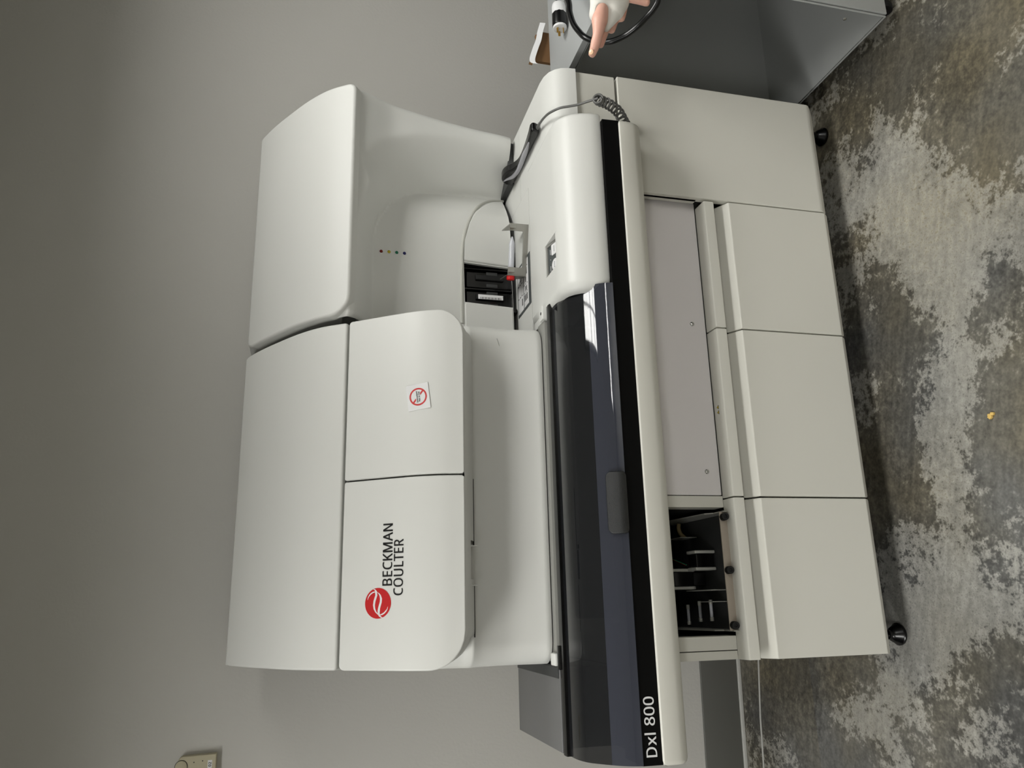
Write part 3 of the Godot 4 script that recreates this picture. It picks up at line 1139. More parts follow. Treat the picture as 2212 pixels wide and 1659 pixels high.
# close an extruded length with a rounded end that shrinks by r
func loft_end(st: SurfaceTool, prof: PackedVector2Array, xa: float, xb: float, r: float) -> void:
	var c := Vector2.ZERO
	for q in prof:
		c += q
	c /= prof.size()
	var p := prof.duplicate()
	if area2(p) < 0:
		p.reverse()
	var n := p.size()
	var s := signf(xb - xa)
	var mit := PackedVector2Array()
	for i in n:
		var a := (p[i] - p[(i + n - 1) % n]).normalized()
		var b := (p[(i + 1) % n] - p[i]).normalized()
		var m := Vector2(a.y + b.y, -a.x - b.x).normalized()
		mit.append(m)
	var prev := []
	var pn := []
	for k in 6:
		var an := k * PI / 10
		var cur := []
		var cn := []
		for i in n:
			var q := p[i] - mit[i] * r * (1.0 - cos(an))
			cur.append(Vector3(xa + (xb - xa) * sin(an), q.y, q.x))
			cn.append(Vector3(s * sin(an), mit[i].y * cos(an), mit[i].x * cos(an)).normalized())
		if k > 0:
			for i in n:
				var j := (i + 1) % n
				if s > 0:
					quad(st, prev[i], prev[j], cur[j], cur[i], pn[i], pn[j], cn[j], cn[i])
				else:
					quad(st, cur[i], cur[j], prev[j], prev[i], cn[i], cn[j], pn[j], pn[i])
		prev = cur
		pn = cn
	var flat := PackedVector2Array()
	for i in n:
		flat.append(Vector2(prev[i].z, prev[i].y))
	var ids := Geometry2D.triangulate_polygon(flat)
	var nn := Vector3(s, 0, 0)
	for k in range(0, ids.size(), 3):
		tri(st, prev[ids[k]], prev[ids[k + 1]], prev[ids[k + 2]], nn, nn, nn)


func logo_tower(A: Node3D) -> void:
	var xa := -0.141
	var xb := 0.72
	# body behind the doors
	var pr := PackedVector2Array()
	for i in 24:
		var y := lerpf(1.32, 1.735, i / 23.0)
		pr.append(Vector2(curve(FACE, y) - 0.018, y))
	pr.append_array([Vector2(-2.58, 1.735), Vector2(-2.58, 1.32)])
	var st := mb()
	prism(st, pr, xa + 0.006, xb - 0.006, 0.003)
	build("tower_body", st, "shadow_grey", A)
	st = mb()
	box2(st, Vector3(xa, 0.95, -2.6), Vector3(xa + 0.01, 1.738, -2.37), 0.003)
	box2(st, Vector3(xb - 0.01, 0.95, -2.6), Vector3(xb, 1.738, -2.37), 0.003)
	box2(st, Vector3(xa, 1.728, -2.6), Vector3(xb, 1.74, -2.36), 0.003)
	build("tower_skin", st, "white", A)
	var f := face_f
	var g := face_n
	st = mb()
	slab(st, xa, xb, 1.4655, 1.742, [0.008, 0.008, 0.012, 0.012], 0.006, 0.03, f, g, [], 24, 30)
	build("upper_panel", st, "white", A)
	st = mb()
	slab(st, xa, 0.2985, 1.186, 1.4605, [0.085, 0.004, 0.004, 0.012], 0.004, 0.03, f, g, [], 20, 30)
	var ld := build("access_door", st, "white", A)
	st = mb()
	slab(st, 0.3025, xb, 1.186, 1.4605, [0.004, 0.065, 0.008, 0.004], 0.004, 0.03, f, g, [], 20, 30)
	var rd := build("access_door", st, "white", A)
	# emblem: red disc with white S-shaped bands
	var fr := face_frame(0.008, 1.377)
	st = mb()
	plate(st, ring_poly(0.0345, 64), fr[0], fr[1], fr[2], -0.002, 0.0008)
	var em := build("emblem", st, "logo_red", ld)
	st = mb()
	var bands := [
		[[450, 365, 14], [515, 400, 40], [552, 470, 70], [560, 600, 78], [528, 700, 78], [498, 800, 76], [480, 950, 74], [500, 1085, 62], [550, 1195, 42], [620, 1275, 24], [650, 1300, 14]],
		[[600, 490, 10], [650, 530, 30], [700, 600, 52], [735, 720, 76], [728, 850, 78], [700, 950, 76], [672, 1060, 78], [655, 1170, 78], [662, 1270, 76], [695, 1345, 52], [745, 1385, 34], [800, 1405, 14]],
		[[238, 755, 8], [262, 665, 24], [310, 585, 38], [370, 525, 44], [440, 483, 40], [520, 465, 24]],
		[[990, 1015, 8], [968, 1105, 26], [920, 1180, 38], [860, 1240, 44], [790, 1288, 40], [712, 1308, 24]]]
	for band in bands:
		var pts := []
		var wid := []
		for q in band:
			pts.append(Vector2(-(q[1] - 885) / 555.0, -(q[0] - 620) / 475.0) * 0.0345)
			wid.append(q[2] / 500.0 * 0.0345)
		ribbon(st, pts, wid, fr[0], fr[1], fr[2], 0.0008, 0.0012)
	build("emblem_bands", st, "sticker", ld)
	st = mb()
	fr = face_frame(0.048, 1.357)
	for sh in [0.0, 0.0006]:
		lettering(st, "BECKMAN", Vector3(0.047 + sh, 1.3475, curve(FACE, 1.3475)) + face_n(0, 1.355) * (0.0004 + sh * 0.1), Vector3(0.1425, 0, 0), fr[2] * 0.0252, 0.0009, 400)
	fr = face_frame(0.03, 1.334)
	for sh in [0.0, 0.0006]:
		lettering(st, "COULTER", Vector3(0.0245 + sh, 1.3235, curve(FACE, 1.3235)) + face_n(0, 1.334) * (0.0004 + sh * 0.1), Vector3(0.1275, 0, 0), fr[2] * 0.0252, 0.0009, 400)
	build("lettering", st, "print_black", ld)
	# paper sticker on the plain door
	fr = face_frame(0.494, 1.294)
	var tilt := 0.12
	var su: Vector3 = fr[1] * cos(tilt) + fr[2] * sin(tilt)
	var sv: Vector3 = fr[2] * cos(tilt) - fr[1] * sin(tilt)
	st = mb()
	plate(st, rrect(0.0325, 0.0285, 0.001), fr[0], su, sv, -0.001, 0.0012)
	var sk := build("sticker", st, "sticker", rd)
	sk.set_meta("label", "white square paper sticker with a red prohibition ring")
	st = mb()
	annulus(st, 0.0185, 0.0225, fr[0], su, sv, 0.0012, 0.0015)
	plate(st, PackedVector2Array([Vector2(-0.0148, 0.0118), Vector2(-0.0118, 0.0148), Vector2(0.0148, -0.0118), Vector2(0.0118, -0.0148)]), fr[0], su, sv, 0.0012, 0.0015)
	build("prohibition_ring", st, "sign_red", rd)
	st = mb()
	plate(st, rrect(0.0175, 0.0058, 0.0003, 1), fr[0], su, sv, 0.0015, 0.0018)
	build("sticker_strip", st, "paper", rd)
	st = mb()
	lettering(st, "Instrument", fr[0] - su * 0.0145 + sv * 0.0005 + face_n(0, 1.294) * 0.0018, su * 0.029, sv * 0.0046, 0.0004, 700)
	lettering(st, "Not in Use", fr[0] - su * 0.0125 - sv * 0.0048 + face_n(0, 1.294) * 0.0018, su * 0.025, sv * 0.0046, 0.0004, 700)
	build("sticker_print", st, "print_black", rd)
	# chin under the doors: sweeps back to the lower front, notched for a finger pull
	var path := []
	for i in 14:
		path.append(Vector2(xa, lerpf(1.34, 1.275, i / 13.0)))
	for i in range(1, 13):
		var a := PI + i * PI / 24
		path.append(Vector2(xa + 0.085 + 0.085 * cos(a), 1.271 + 0.085 * sin(a)))
	for i in 40:
		path.append(Vector2(lerpf(xa + 0.09, xb - 0.07, i / 39.0), 1.186))
	for i in range(1, 13):
		var a := 1.5 * PI + i * PI / 24
		path.append(Vector2(xb - 0.065 + 0.065 * cos(a), 1.251 + 0.065 * sin(a)))
	for i in range(1, 8):
		path.append(Vector2(xb, lerpf(1.251, 1.34, i / 7.0)))
	var rows := []
	var steps := 16
	for k in range(steps, -1, -1):
		var t := k / float(steps)
		var row := PackedVector3Array()
		for i in path.size():
			var p: Vector2 = path[i]
			var d: Vector2 = (path[mini(i + 1, path.size() - 1)] - path[maxi(i - 1, 0)]).normalized()
			var inw := Vector2(-d.y, d.x)
			# the inward move slows where the lower front carries on straight down
			var side := smoothstep(1.25, 1.30, p.y)
			var q := p + inw * (0.004 + 0.004 * t) * (1.0 if p.y > 1.187 else 0.0) - Vector2(0, 0.036 * t) * (1.0 - side)
			row.append(Vector3(q.x, q.y, curve(FACE, p.y) - 0.004 - 0.058 * t * t - 0.012 * t))
		rows.append(row)
	st = mb()
	var cut := func(i: int, j: int) -> bool:
		var x: float = path[j].x
		return (x < 0.3 and i == 0) or (x > 0.044 and x < 0.133 and path[j].y < 1.19 and i < 8)
	grid(st, rows, cut)
	# underside thickness of the notch
	box2(st, Vector3(0.042, 1.1675, -1.905), Vector3(0.135, 1.1695, -1.859), 0.0005)
	for x in [0.042, 0.133]:
		box2(st, Vector3(x, 1.151, -1.905), Vector3(x + 0.002, 1.169, -1.862), 0.0005)
	var chin := build("chin", st, "white", A)
	chin.set_meta("label", "shaded chin below the access doors with a finger notch")
	# shadow gap along the lower edge of the emblem door's chin, stepping up round the finger notch
	for q in [[-0.075, 0.043, 1.1505], [0.134, 0.299, 1.1505], [0.043, 0.134, 1.1655]]:
		st = mb()
		box2(st, Vector3(q[0], q[2], -1.915), Vector3(q[1], q[2] + 0.0016, -1.9 if q[2] < 1.16 else -1.872), 0.0003)
		build("seam_strip", st, "shadow_grey", chin)
	# lower front, gently hollow, rounded at both upright edges
	var xs := []
	for i in 13:
		xs.append(-0.147 + 0.06 * (1.0 - cos(i * PI / 24)))
	for i in range(1, 24):
		xs.append(lerpf(-0.087, 0.668, i / 24.0))
	for i in 13:
		xs.append(0.728 - 0.06 * (1.0 - sin(i * PI / 24)))
	rows = []
	for j in 38:
		var y := lerpf(0.952, 1.158, j / 24.0) if j < 25 else lerpf(1.158, 1.34, (j - 24) / 13.0)
		var row := PackedVector3Array()
		for x in xs:
			var z := curve([Vector2(0.945, -1.926), Vector2(0.99, -1.932), Vector2(1.05, -1.937), Vector2(1.09, -1.932), Vector2(1.13, -1.92), Vector2(1.162, -1.903)], minf(y, 1.162))
			if y > 1.162:
				z = -1.903 + (curve(FACE, y) - curve(FACE, 1.162)) * 1.0 - 0.010 * smoothstep(1.150, 1.165, y)
			var q := 0.0
			if x < -0.087:
				q = 0.06 - sqrt(maxf(0.0, 0.0036 - pow(-0.087 - x, 2)))
			elif x > 0.668:
				q = 0.06 - sqrt(maxf(0.0, 0.0036 - pow(x - 0.668, 2)))
			if j == 0:
				q += 0.006
			var fl := 0.0
			if y > 1.09:
				fl = 0.010 * minf(1.0, pow((y - 1.09) / 0.07, 2)) * (smoothstep(0.6, 0.728, x) - smoothstep(-0.02, -0.147, x) * 0.0)
			row.append(Vector3(x - fl, y, z - q))
		rows.append(row)
	st = mb()
	grid(st, rows)
	var lf := build("lower_front", st, "white", A)
	st = mb()
	box2(st, Vector3(-0.145, 0.95, -2.58), Vector3(0.726, 1.165, -2.0), 0.006)
	build("lower_body", st, "white", lf)
	st = mb()
	plate(st, PackedVector2Array([Vector2(-0.0004, -0.012), Vector2(0.0008, -0.006), Vector2(0.0006, 0.012), Vector2(-0.0004, 0.01)]), Vector3(0.672, 1.072, -1.9355), Vector3(0.3, -0.95, 0).normalized(), Vector3(0.95, 0.3, 0).normalized(), 0.0, 0.0006)
	build("scuff_mark", st, "mid_grey", lf)


func carousel_tower(A: Node3D) -> void:
	var xa := 0.745
	var xb := 1.455
	var pr := PackedVector2Array()
	for i in 20:
		var y := lerpf(1.475, 1.735, i / 19.0)
		pr.append(Vector2(curve(FACE, y) - 0.02, y))
	pr.append_array([Vector2(-2.58, 1.735), Vector2(-2.58, 0.95), Vector2(-2.42, 0.95), Vector2(-2.42, 1.42), Vector2(-2.1, 1.475)])
	var st := mb()
	prism(st, pr, xa + 0.012, xb - 0.004, 0.004)
	build("tower_body", st, "white", A)
	# bulging head
	st = mb()
	slab(st, xa, xb, 1.4635, 1.742, [0.055, 0.022, 0.010, 0.02], 0.008, 0.03, face_f, face_n, [], 28, 34)
	build("head_cover", st, "white", A)
	# hollow front with the arched recess
	var xs := []
	for i in 119:
		xs.append(lerpf(0.747, 1.455, i / 118.0))
	for q in [0.8705, 1.0045, 1.45, 1.4535]:
		xs.append(q)
	xs.sort()
	var ys := []
	for j in 106:
		ys.append(lerpf(0.9615, 1.56, j / 105.0))
	for q in [0.9625, 1.116]:
		ys.append(q)
	ys.sort()
	var rows := []
	for y in ys:
		var row := PackedVector3Array()
		for x in xs:
			var p := low_f(x, y)
			if y > 1.455:
				p.z = lerpf(p.z, curve(FACE, y) - 0.016 - (0.018 - sqrt(maxf(0.0, 0.000324 - pow(maxf(x - 1.437, 0.0), 2)))), smoothstep(1.455, 1.475, y))
			if x < 0.765:
				p.z -= 0.02 - sqrt(maxf(0.0, 0.0004 - pow(0.765 - x, 2)))
			row.append(p)
		rows.append(row)
	st = mb()
	var hole := func(i: int, j: int) -> bool:
		return xs[j] > 0.8704 and xs[j] < 1.0044 and ys[i] > 0.9624 and ys[i] < 1.1159
	grid(st, rows, hole)
	build("tower_front", st, "white", A)
	st = mb()
	prism(st, PackedVector2Array([Vector2(-2.21, 0.957), Vector2(-2.18, 1.10), Vector2(-2.14, 1.28), Vector2(-2.06, 1.46), Vector2(-2.58, 1.46), Vector2(-2.58, 0.957)]), 1.43, 1.4545, 0.003)
	build("side_cheek", st, "white", A)
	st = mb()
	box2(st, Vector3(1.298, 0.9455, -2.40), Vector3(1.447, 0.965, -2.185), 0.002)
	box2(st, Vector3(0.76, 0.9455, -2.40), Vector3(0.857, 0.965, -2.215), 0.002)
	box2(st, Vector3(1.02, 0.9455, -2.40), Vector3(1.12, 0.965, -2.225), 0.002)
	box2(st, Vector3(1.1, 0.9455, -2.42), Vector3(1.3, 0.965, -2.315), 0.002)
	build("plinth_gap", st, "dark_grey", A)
	# four indicator lamps in pale sockets
	var k := 0
	for p in [[1.001, 1.369, "lens_red"], [1.003, 1.346, "lens_yellow"], [1.004, 1.323, "lens_green"], [1.005, 1.30, "lens_blue"]]:
		var o := pod_f(p[0], p[1])
		var n := pod_n(p[0], p[1])
		st = mb()
		lathe(st, [Vector2(0.0075, -0.002), Vector2(0.0068, 0.0012), Vector2(0.0052, 0.0016), Vector2(0.0045, 0.0)], 20, along(o, n))
		var so := build("indicator_lamp", st, "sticker", A)
		st = mb()
		lathe(st, [Vector2(0.005, -0.001), Vector2(0.005, 0.002), Vector2(0.0034, 0.0044), Vector2(0, 0.0052)], 18, along(o, n))
		build("lens", st, p[2], so)
		k += 1
	# carousel cover in the foot of the recess, with its gasket
	var edge := [Vector2(1.116, 1.01), Vector2(1.114, 1.076), Vector2(1.096, 1.141), Vector2(1.071, 1.195), Vector2(1.041, 1.231), Vector2(1.005, 1.267), Vector2(0.957, 1.289)]
	rows = []
	for j in 27:
		var y := lerpf(0.9625, 1.1158, sin(j / 26.0 * PI / 2))
		var xr := 1.284
		for i in edge.size() - 1:
			if y <= edge[i].x and y >= edge[i + 1].x:
				xr = lerpf(edge[i].y, edge[i + 1].y, (edge[i].x - y) / maxf(edge[i].x - edge[i + 1].x, 1e-5))
		var row := PackedVector3Array()
		for i in 6:
			var an := i / 5.0 * PI / 2
			var b := pod_f(1.005 + 0.008 * (1 - cos(an)), y)
			row.append(b + Vector3(0, 0, -0.012 + 0.017 * sin(an)))
		for i in range(1, 31):
			var b := pod_f(lerpf(1.014, xr - 0.003, i / 30.0), y)
			row.append(b + pod_n(b.x, y) * 0.005)
		row.append(pod_f(xr, y) + pod_n(xr, y) * 0.001)
		rows.append(row)
	st = mb()
	grid(st, rows)
	build("carousel_cover", st, "white", A)
	st = mb()
	var gp := []
	for q in [Vector2(0.80, 1.1265), Vector2(0.87, 1.126), Vector2(0.945, 1.1245), Vector2(1.016, 1.122), Vector2(1.076, 1.117), Vector2(1.14, 1.101), Vector2(1.208, 1.069), Vector2(1.253, 1.037), Vector2(1.283, 1.0), Vector2(1.296, 0.955)]:
		gp.append(pod_f(q.x, q.y) + pod_n(q.x, q.y) * -0.0005)
	tube(st, smooth_path(gp, 6), [0.0052], 10)
	build("gasket", st, "gasket", A)
	# fixed cover on the other side of the window
	var sf := func(x: float, y: float) -> Vector3: return pod_f(x, y) + pod_n(x, y) * 0.004
	st = mb()
	slab(st, 0.775, 0.8695, 0.9645, 1.117, [0.002, 0.004, 0.012, 0.002], 0.003, 0.006, sf, pod_n, [], 8, 8)
	build("window_side_cover", st, "white", A)
	# dark bay seen through the window
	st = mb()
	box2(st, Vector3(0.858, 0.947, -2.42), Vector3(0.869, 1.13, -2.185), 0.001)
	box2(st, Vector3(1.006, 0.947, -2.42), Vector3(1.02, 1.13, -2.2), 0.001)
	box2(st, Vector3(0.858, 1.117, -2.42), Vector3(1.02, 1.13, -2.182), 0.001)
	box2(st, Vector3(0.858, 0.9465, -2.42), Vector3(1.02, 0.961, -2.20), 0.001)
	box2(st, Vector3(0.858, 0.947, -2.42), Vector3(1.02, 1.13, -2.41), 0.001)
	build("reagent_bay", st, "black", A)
	st = mb()
	for x in [0.928, 0.995]:
		st = mb()
		box2(st, Vector3(x, 0.958, -2.40), Vector3(x + 0.005, 1.118, -2.195), 0.001)
		build("bay_divider", st, "black", A)


# ---------------------------------------------------------------- things resting on or in the analyser
func loose_things() -> void:
	# two black reagent packs standing in the bay
	var kk := 0
	for x in [0.898, 0.963]:
		var lab: String = ["black glossy reagent pack with white barcode strip in the dark window", "black glossy reagent pack without barcode strip, nearest the rounded cover"][kk]
		var t := thing("reagent_pack", lab, "reagent pack", "reagent packs in the dark window")
		var st := mb()
		box2(st, Vector3(x - 0.027, 0.959, -2.38), Vector3(x + 0.029, 1.105, -2.2), 0.006)
		build("body", st, "black", t)
		st = mb()
		box2(st, Vector3(x - 0.002, 0.985, -2.2025), Vector3(x + 0.015, 1.075, -2.192), 0.003)
		build("grip", st, "black_matt", t)
		st = mb()
		box2(st, Vector3(x + 0.017, 1.005, -2.2005), Vector3(x + 0.027, 1.04, -2.1985), 0.0005)
		build("tag", st, "dark_grey", t)
		st = mb()
		box2(st, Vector3(x - 0.022, 1.005, -2.2005), Vector3(x - 0.012, 1.04, -2.1985), 0.0005)
		build("tag", st, "dark_grey", t)
		if kk == 0:
			st = mb()
			box2(st, Vector3(x - 0.001, 0.99, -2.1925), Vector3(x + 0.014, 1.068, -2.1905), 0.0006)
			var bl := build("barcode_strip", st, "paper", t)
			st = mb()
			for i in 20:
				var y := 0.996 + i * 0.0034
				box2(st, Vector3(x - 0.0005, y, -2.1907), Vector3(x + 0.006, y + 0.0008 + 0.0012 * ((i * 7) % 3) / 2.0, -2.1903), 0.0001)
			build("bars", st, "print_black", bl)
		kk += 1
	# metal C bracket on the deck
	var br := thing("tube_bracket", "bent bare-metal C bracket standing on the deck and holding a sample tube", "bracket")
	var bo := Vector3(1.083, 0.9455, -2.041)
	var bu := Vector3(-0.147, 0, -0.039).normalized()
	var bl_ := 0.1525
	var bv := Vector3.UP
	# seen from the front u must run to the right
	var ru := -bu
	var ro := bo + bu * bl_
	var st := mb()
	var cpoly := PackedVector2Array([Vector2(0, 0), Vector2(bl_, 0), Vector2(bl_, 0.058), Vector2(bl_ - 0.022, 0.058), Vector2(bl_ - 0.022, 0.018), Vector2(bl_ - 0.026, 0.014), Vector2(0.026, 0.014), Vector2(0.022, 0.018), Vector2(0.022, 0.058), Vector2(0, 0.058)])
	plate(st, cpoly, ro, ru, bv, 0.0, 0.0025, 0.0005)
	build("front_plate", st, "alu", br)
	var bn := ru.cross(bv).normalized()
	for e in [ro + ru * 0.0, ro + ru * (bl_ - 0.0025)]:
		st = mb()
		# side flange bent back, tapering upward
		plate(st, PackedVector2Array([Vector2(0, 0), Vector2(0.05, 0.0), Vector2(0.095, 0.058), Vector2(0, 0.058)]), e, -bn, bv, -0.0025, 0.0)
		build("side_flange", st, "alu", br)
	st = mb()
	plate(st, PackedVector2Array([Vector2(0.0, 0.0), Vector2(bl_, 0.0), Vector2(bl_, 0.05), Vector2(0.0, 0.05)]), ro, ru, -bn, 0.0, 0.0022, 0.0005)
	build("base_flange", st, "alu", br)
	for e in [ro + ru * 0.011, ro + ru * (bl_ - 0.011)]:
		st = mb()
		rod(st, e + bv * 0.047 + bn * 0.002, e + bv * 0.047 + bn * 0.014, 0.0045)
		var so := build("standoff", st, "brass", br)
		st = mb()
		box(st, e + bv * 0.05 + bn * 0.0155, Vector3(0.014, 0.018, 0.002), 0.0005)
		build("clip", st, "alu", so)
	# clear tube with a red cap
	var tb := thing("sample_tube", "clear plastic conical sample tube with red cap, lying in the metal bracket", "sample tube")
	var t0 := ro + ru * 0.004 + bv * 0.045 - bn * 0.012
	st = mb()
	var L := 0.112
	lathe(st, [Vector2(0, L), Vector2(0.0022, L - 0.001), Vector2(0.0085, L - 0.022), Vector2(0.0088, 0.002), Vector2(0.0088, -0.012), Vector2(0.0078, -0.012), Vector2(0.0078, 0.002), Vector2(0.0075, L - 0.022), Vector2(0.001, L - 0.003)].slice(0, 5) if false else [Vector2(0.0088, -0.012), Vector2(0.0088, L - 0.022), Vector2(0.0022, L - 0.001), Vector2(0, L)], 28, along(t0, ru))
	build("tube", st, "tube_glass", tb)
	st = mb()
	lathe(st, [Vector2(0, -0.019), Vector2(0.010, -0.019), Vector2(0.0118, -0.017), Vector2(0.0118, -0.004), Vector2(0.0, -0.004)], 28, along(t0, ru))
	build("cap", st, "red_cap", tb)
	st = mb()
	annulus(st, 0.0089, 0.0091, t0 + ru * 0.05, ru.cross(bv), bv, 0.0, 0.035, 2.2, 4.2)
	build("tube_label", st, "paper", tb)
	# hand-held barcode scanner lying across the deck seam; the side profile is (z, y)
	var sc := thing("barcode_scanner", "black handheld barcode scanner with grey side stripe lying on the white deck", "barcode scanner")
	var outline := [Vector2(-1.876, 0.966), Vector2(-1.884, 0.952), Vector2(-1.897, 0.9485), Vector2(-1.94, 0.9485), Vector2(-2.0, 0.9485), Vector2(-2.07, 0.949), Vector2(-2.12, 0.949), Vector2(-2.165, 0.9485), Vector2(-2.183, 0.952), Vector2(-2.19, 0.962), Vector2(-2.186, 0.976), Vector2(-2.172, 0.989), Vector2(-2.155, 0.9945), Vector2(-2.134, 0.9945), Vector2(-2.112, 0.987), Vector2(-2.09, 0.972), Vector2(-2.065, 0.964), Vector2(-2.03, 0.963), Vector2(-1.97, 0.967), Vector2(-1.92, 0.972), Vector2(-1.885, 0.976)]
	var fine := PackedVector2Array()
	var no := outline.size()
	for i in no:
		for q in 4:
			fine.append(outline[i].cubic_interpolate(outline[(i + 1) % no], outline[(i + no - 1) % no], outline[(i + 2) % no], q / 4.0))
	st = mb()
	prism(st, fine, 1.294, 1.322, 0.006)
	build("body", st, "scan_black", sc)
	st = mb()
	var sp := smooth_path([Vector3(1.295, 0.966, -1.938), Vector3(1.295, 0.9625, -1.972), Vector3(1.295, 0.9605, -2.01), Vector3(1.295, 0.957, -2.065), Vector3(1.295, 0.9575, -2.10), Vector3(1.295, 0.964, -2.132), Vector3(1.295, 0.977, -2.152), Vector3(1.295, 0.985, -2.168)], 6)
	var rr := []
	for i in sp.size():
		rr.append(0.0072 * minf(1.0, 0.25 + 3.0 * minf(i, sp.size() - 1 - i) / sp.size()))
	tube(st, sp, rr, 14, 1.0)
	build("side_stripe", st, "scan_grey", sc)
	# its cable: strain relief, straight run, coil
	st = mb()
	var relief := PackedVector3Array([Vector3(1.306, 0.9565, -1.912), Vector3(1.303, 0.958, -1.88), Vector3(1.30, 0.959, -1.848)])
	tube(st, smooth_path(Array(relief), 8), [0.0058, 0.0057, 0.0055, 0.0053, 0.0051, 0.0049, 0.0047, 0.0045, 0.0043, 0.0042, 0.004, 0.0038, 0.0036, 0.0034, 0.0032, 0.003, 0.003], 12)
	for i in 8:
		var c := Vector3(1.305, 0.9572, -1.905 + 0.0065 * i)
		lathe(st, [Vector2(0.0045, -0.0012), Vector2(0.0066 - 0.0003 * i, -0.001), Vector2(0.0066 - 0.0003 * i, 0.001), Vector2(0.0045, 0.0012)], 14, along(c, Vector3(0, 0, 1)))
	build("strain_relief", st, "cord_grey", sc)
	st = mb()
	var straight := [Vector3(1.30, 0.959, -1.85), Vector3(1.30, 0.955, -1.822), Vector3(1.30, 0.946, -1.796), Vector3(1.30, 0.926, -1.770), Vector3(1.30, 0.904, -1.757), Vector3(1.30, 0.882, -1.744), Vector3(1.30, 0.858, -1.723), Vector3(1.30, 0.838, -1.706)]
	tube(st, smooth_path(straight, 8), [0.0034], 10)
	build("cable", st, "cord_grey", sc)
	st = mb()
	var axis := smooth_path([Vector3(1.30, 0.838, -1.706), Vector3(1.301, 0.829, -1.716), Vector3(1.30, 0.799, -1.725), Vector3(1.297, 0.765, -1.746), Vector3(1.293, 0.733, -1.782), Vector3(1.285, 0.715, -1.80)], 24)
	var coil := PackedVector3Array()
	var turns := 14.0
	for i in axis.size() * 3:
		var w: float = float(i) / (axis.size() * 3 - 1)
		var fi := w * (axis.size() - 1)
		var ia := mini(int(fi), axis.size() - 2)
		var p := axis[ia].lerp(axis[ia + 1], fi - ia)
		var tg := (axis[ia + 1] - axis[ia]).normalized()
		var sx := tg.cross(Vector3(1, 0, 0)).normalized()
		var sy := tg.cross(sx)
		var rad := 0.0125 * minf(1.0, 0.5 + w * 60.0)
		coil.append(p + (sx * cos(w * TAU * turns) + sy * sin(w * TAU * turns)) * rad)
	tube(st, coil, [0.0031], 8)
	build("coiled_cable", st, "cord_grey", sc)
	# thermostat on the wall, dial above, numbered label below
	var wz := wall_z(-0.45)
	var th := thing("thermostat", "beige wall thermostat with round dial and a small numbered label", "thermostat")
	st = mb()
	var tp := PackedVector2Array()
	for i in 9:
		var a := i / 8.0 * PI
		tp.append(Vector2(-0.452 + 0.038 * cos(a), 1.872 + 0.016 * sin(a)))
	tp.append_array([Vector2(-0.492, 1.776), Vector2(-0.411, 1.776)])
	plate(st, tp, Vector3(0, 0, wz), Vector3.RIGHT, Vector3.UP, -0.01, 0.03, 0.003)
	build("body", st, "beige", th)
	st = mb()
	lathe(st, [Vector2(0.0168, 0), Vector2(0.0168, 0.003), Vector2(0.015, 0.0045), Vector2(0, 0.0045)], 32, along(Vector3(-0.441, 1.873, wz + 0.03), Vector3(0, 0, 1)))
	build("dial", st, "beige", th)
	st = mb()
	annulus(st, 0.0168, 0.0185, Vector3(-0.441, 1.873, wz + 0.03), Vector3.RIGHT, Vector3.UP, 0.0, 0.0006)
	build("dial_gap", st, "dark_grey", th)
	for p in [Vector3(-0.431, 1.838, wz + 0.03), Vector3(-0.4285, 1.814, wz + 0.03)]:
		st = mb()
		plate(st, ring_poly(0.0018, 10), p, Vector3.RIGHT, Vector3.UP, 0.0, 0.0005)
		build("vent_hole", st, "dark_grey", th)
	st = mb()
	plate(st, rrect(0.011, 0.0062, 0.0005), Vector3(-0.4385, 1.793, wz + 0.03), Vector3.RIGHT, Vector3.UP, 0.0, 0.0006)
	var nl := build("number_label", st, "paper", th)
	st = mb()
	lettering(st, "02", Vector3(-0.4455, 1.789, wz + 0.0306), Vector3(0.0125, 0, 0), Vector3(0, 0.0082, 0), 0.0003, 600)
	build("number", st, "panel_grey", nl)
	# crumb of yellow foam on the floor
	st = mb()
	var rng := RandomNumberGenerator.new()
	rng.seed = 3
	for i in 7:
		var c := Vector3(0.40 + rng.randf_range(-0.009, 0.009), 0.004, -1.457 + rng.randf_range(-0.006, 0.006))
		box(st, c, Vector3(rng.randf_range(0.005, 0.01), 0.008, rng.randf_range(0.004, 0.008)), 0.002, Basis(Vector3.UP, rng.randf_range(0, 3)))
	tag(build("foam_crumb", st, "crumb", self), "small crumbled bit of yellow foam lying on the concrete floor", "debris")


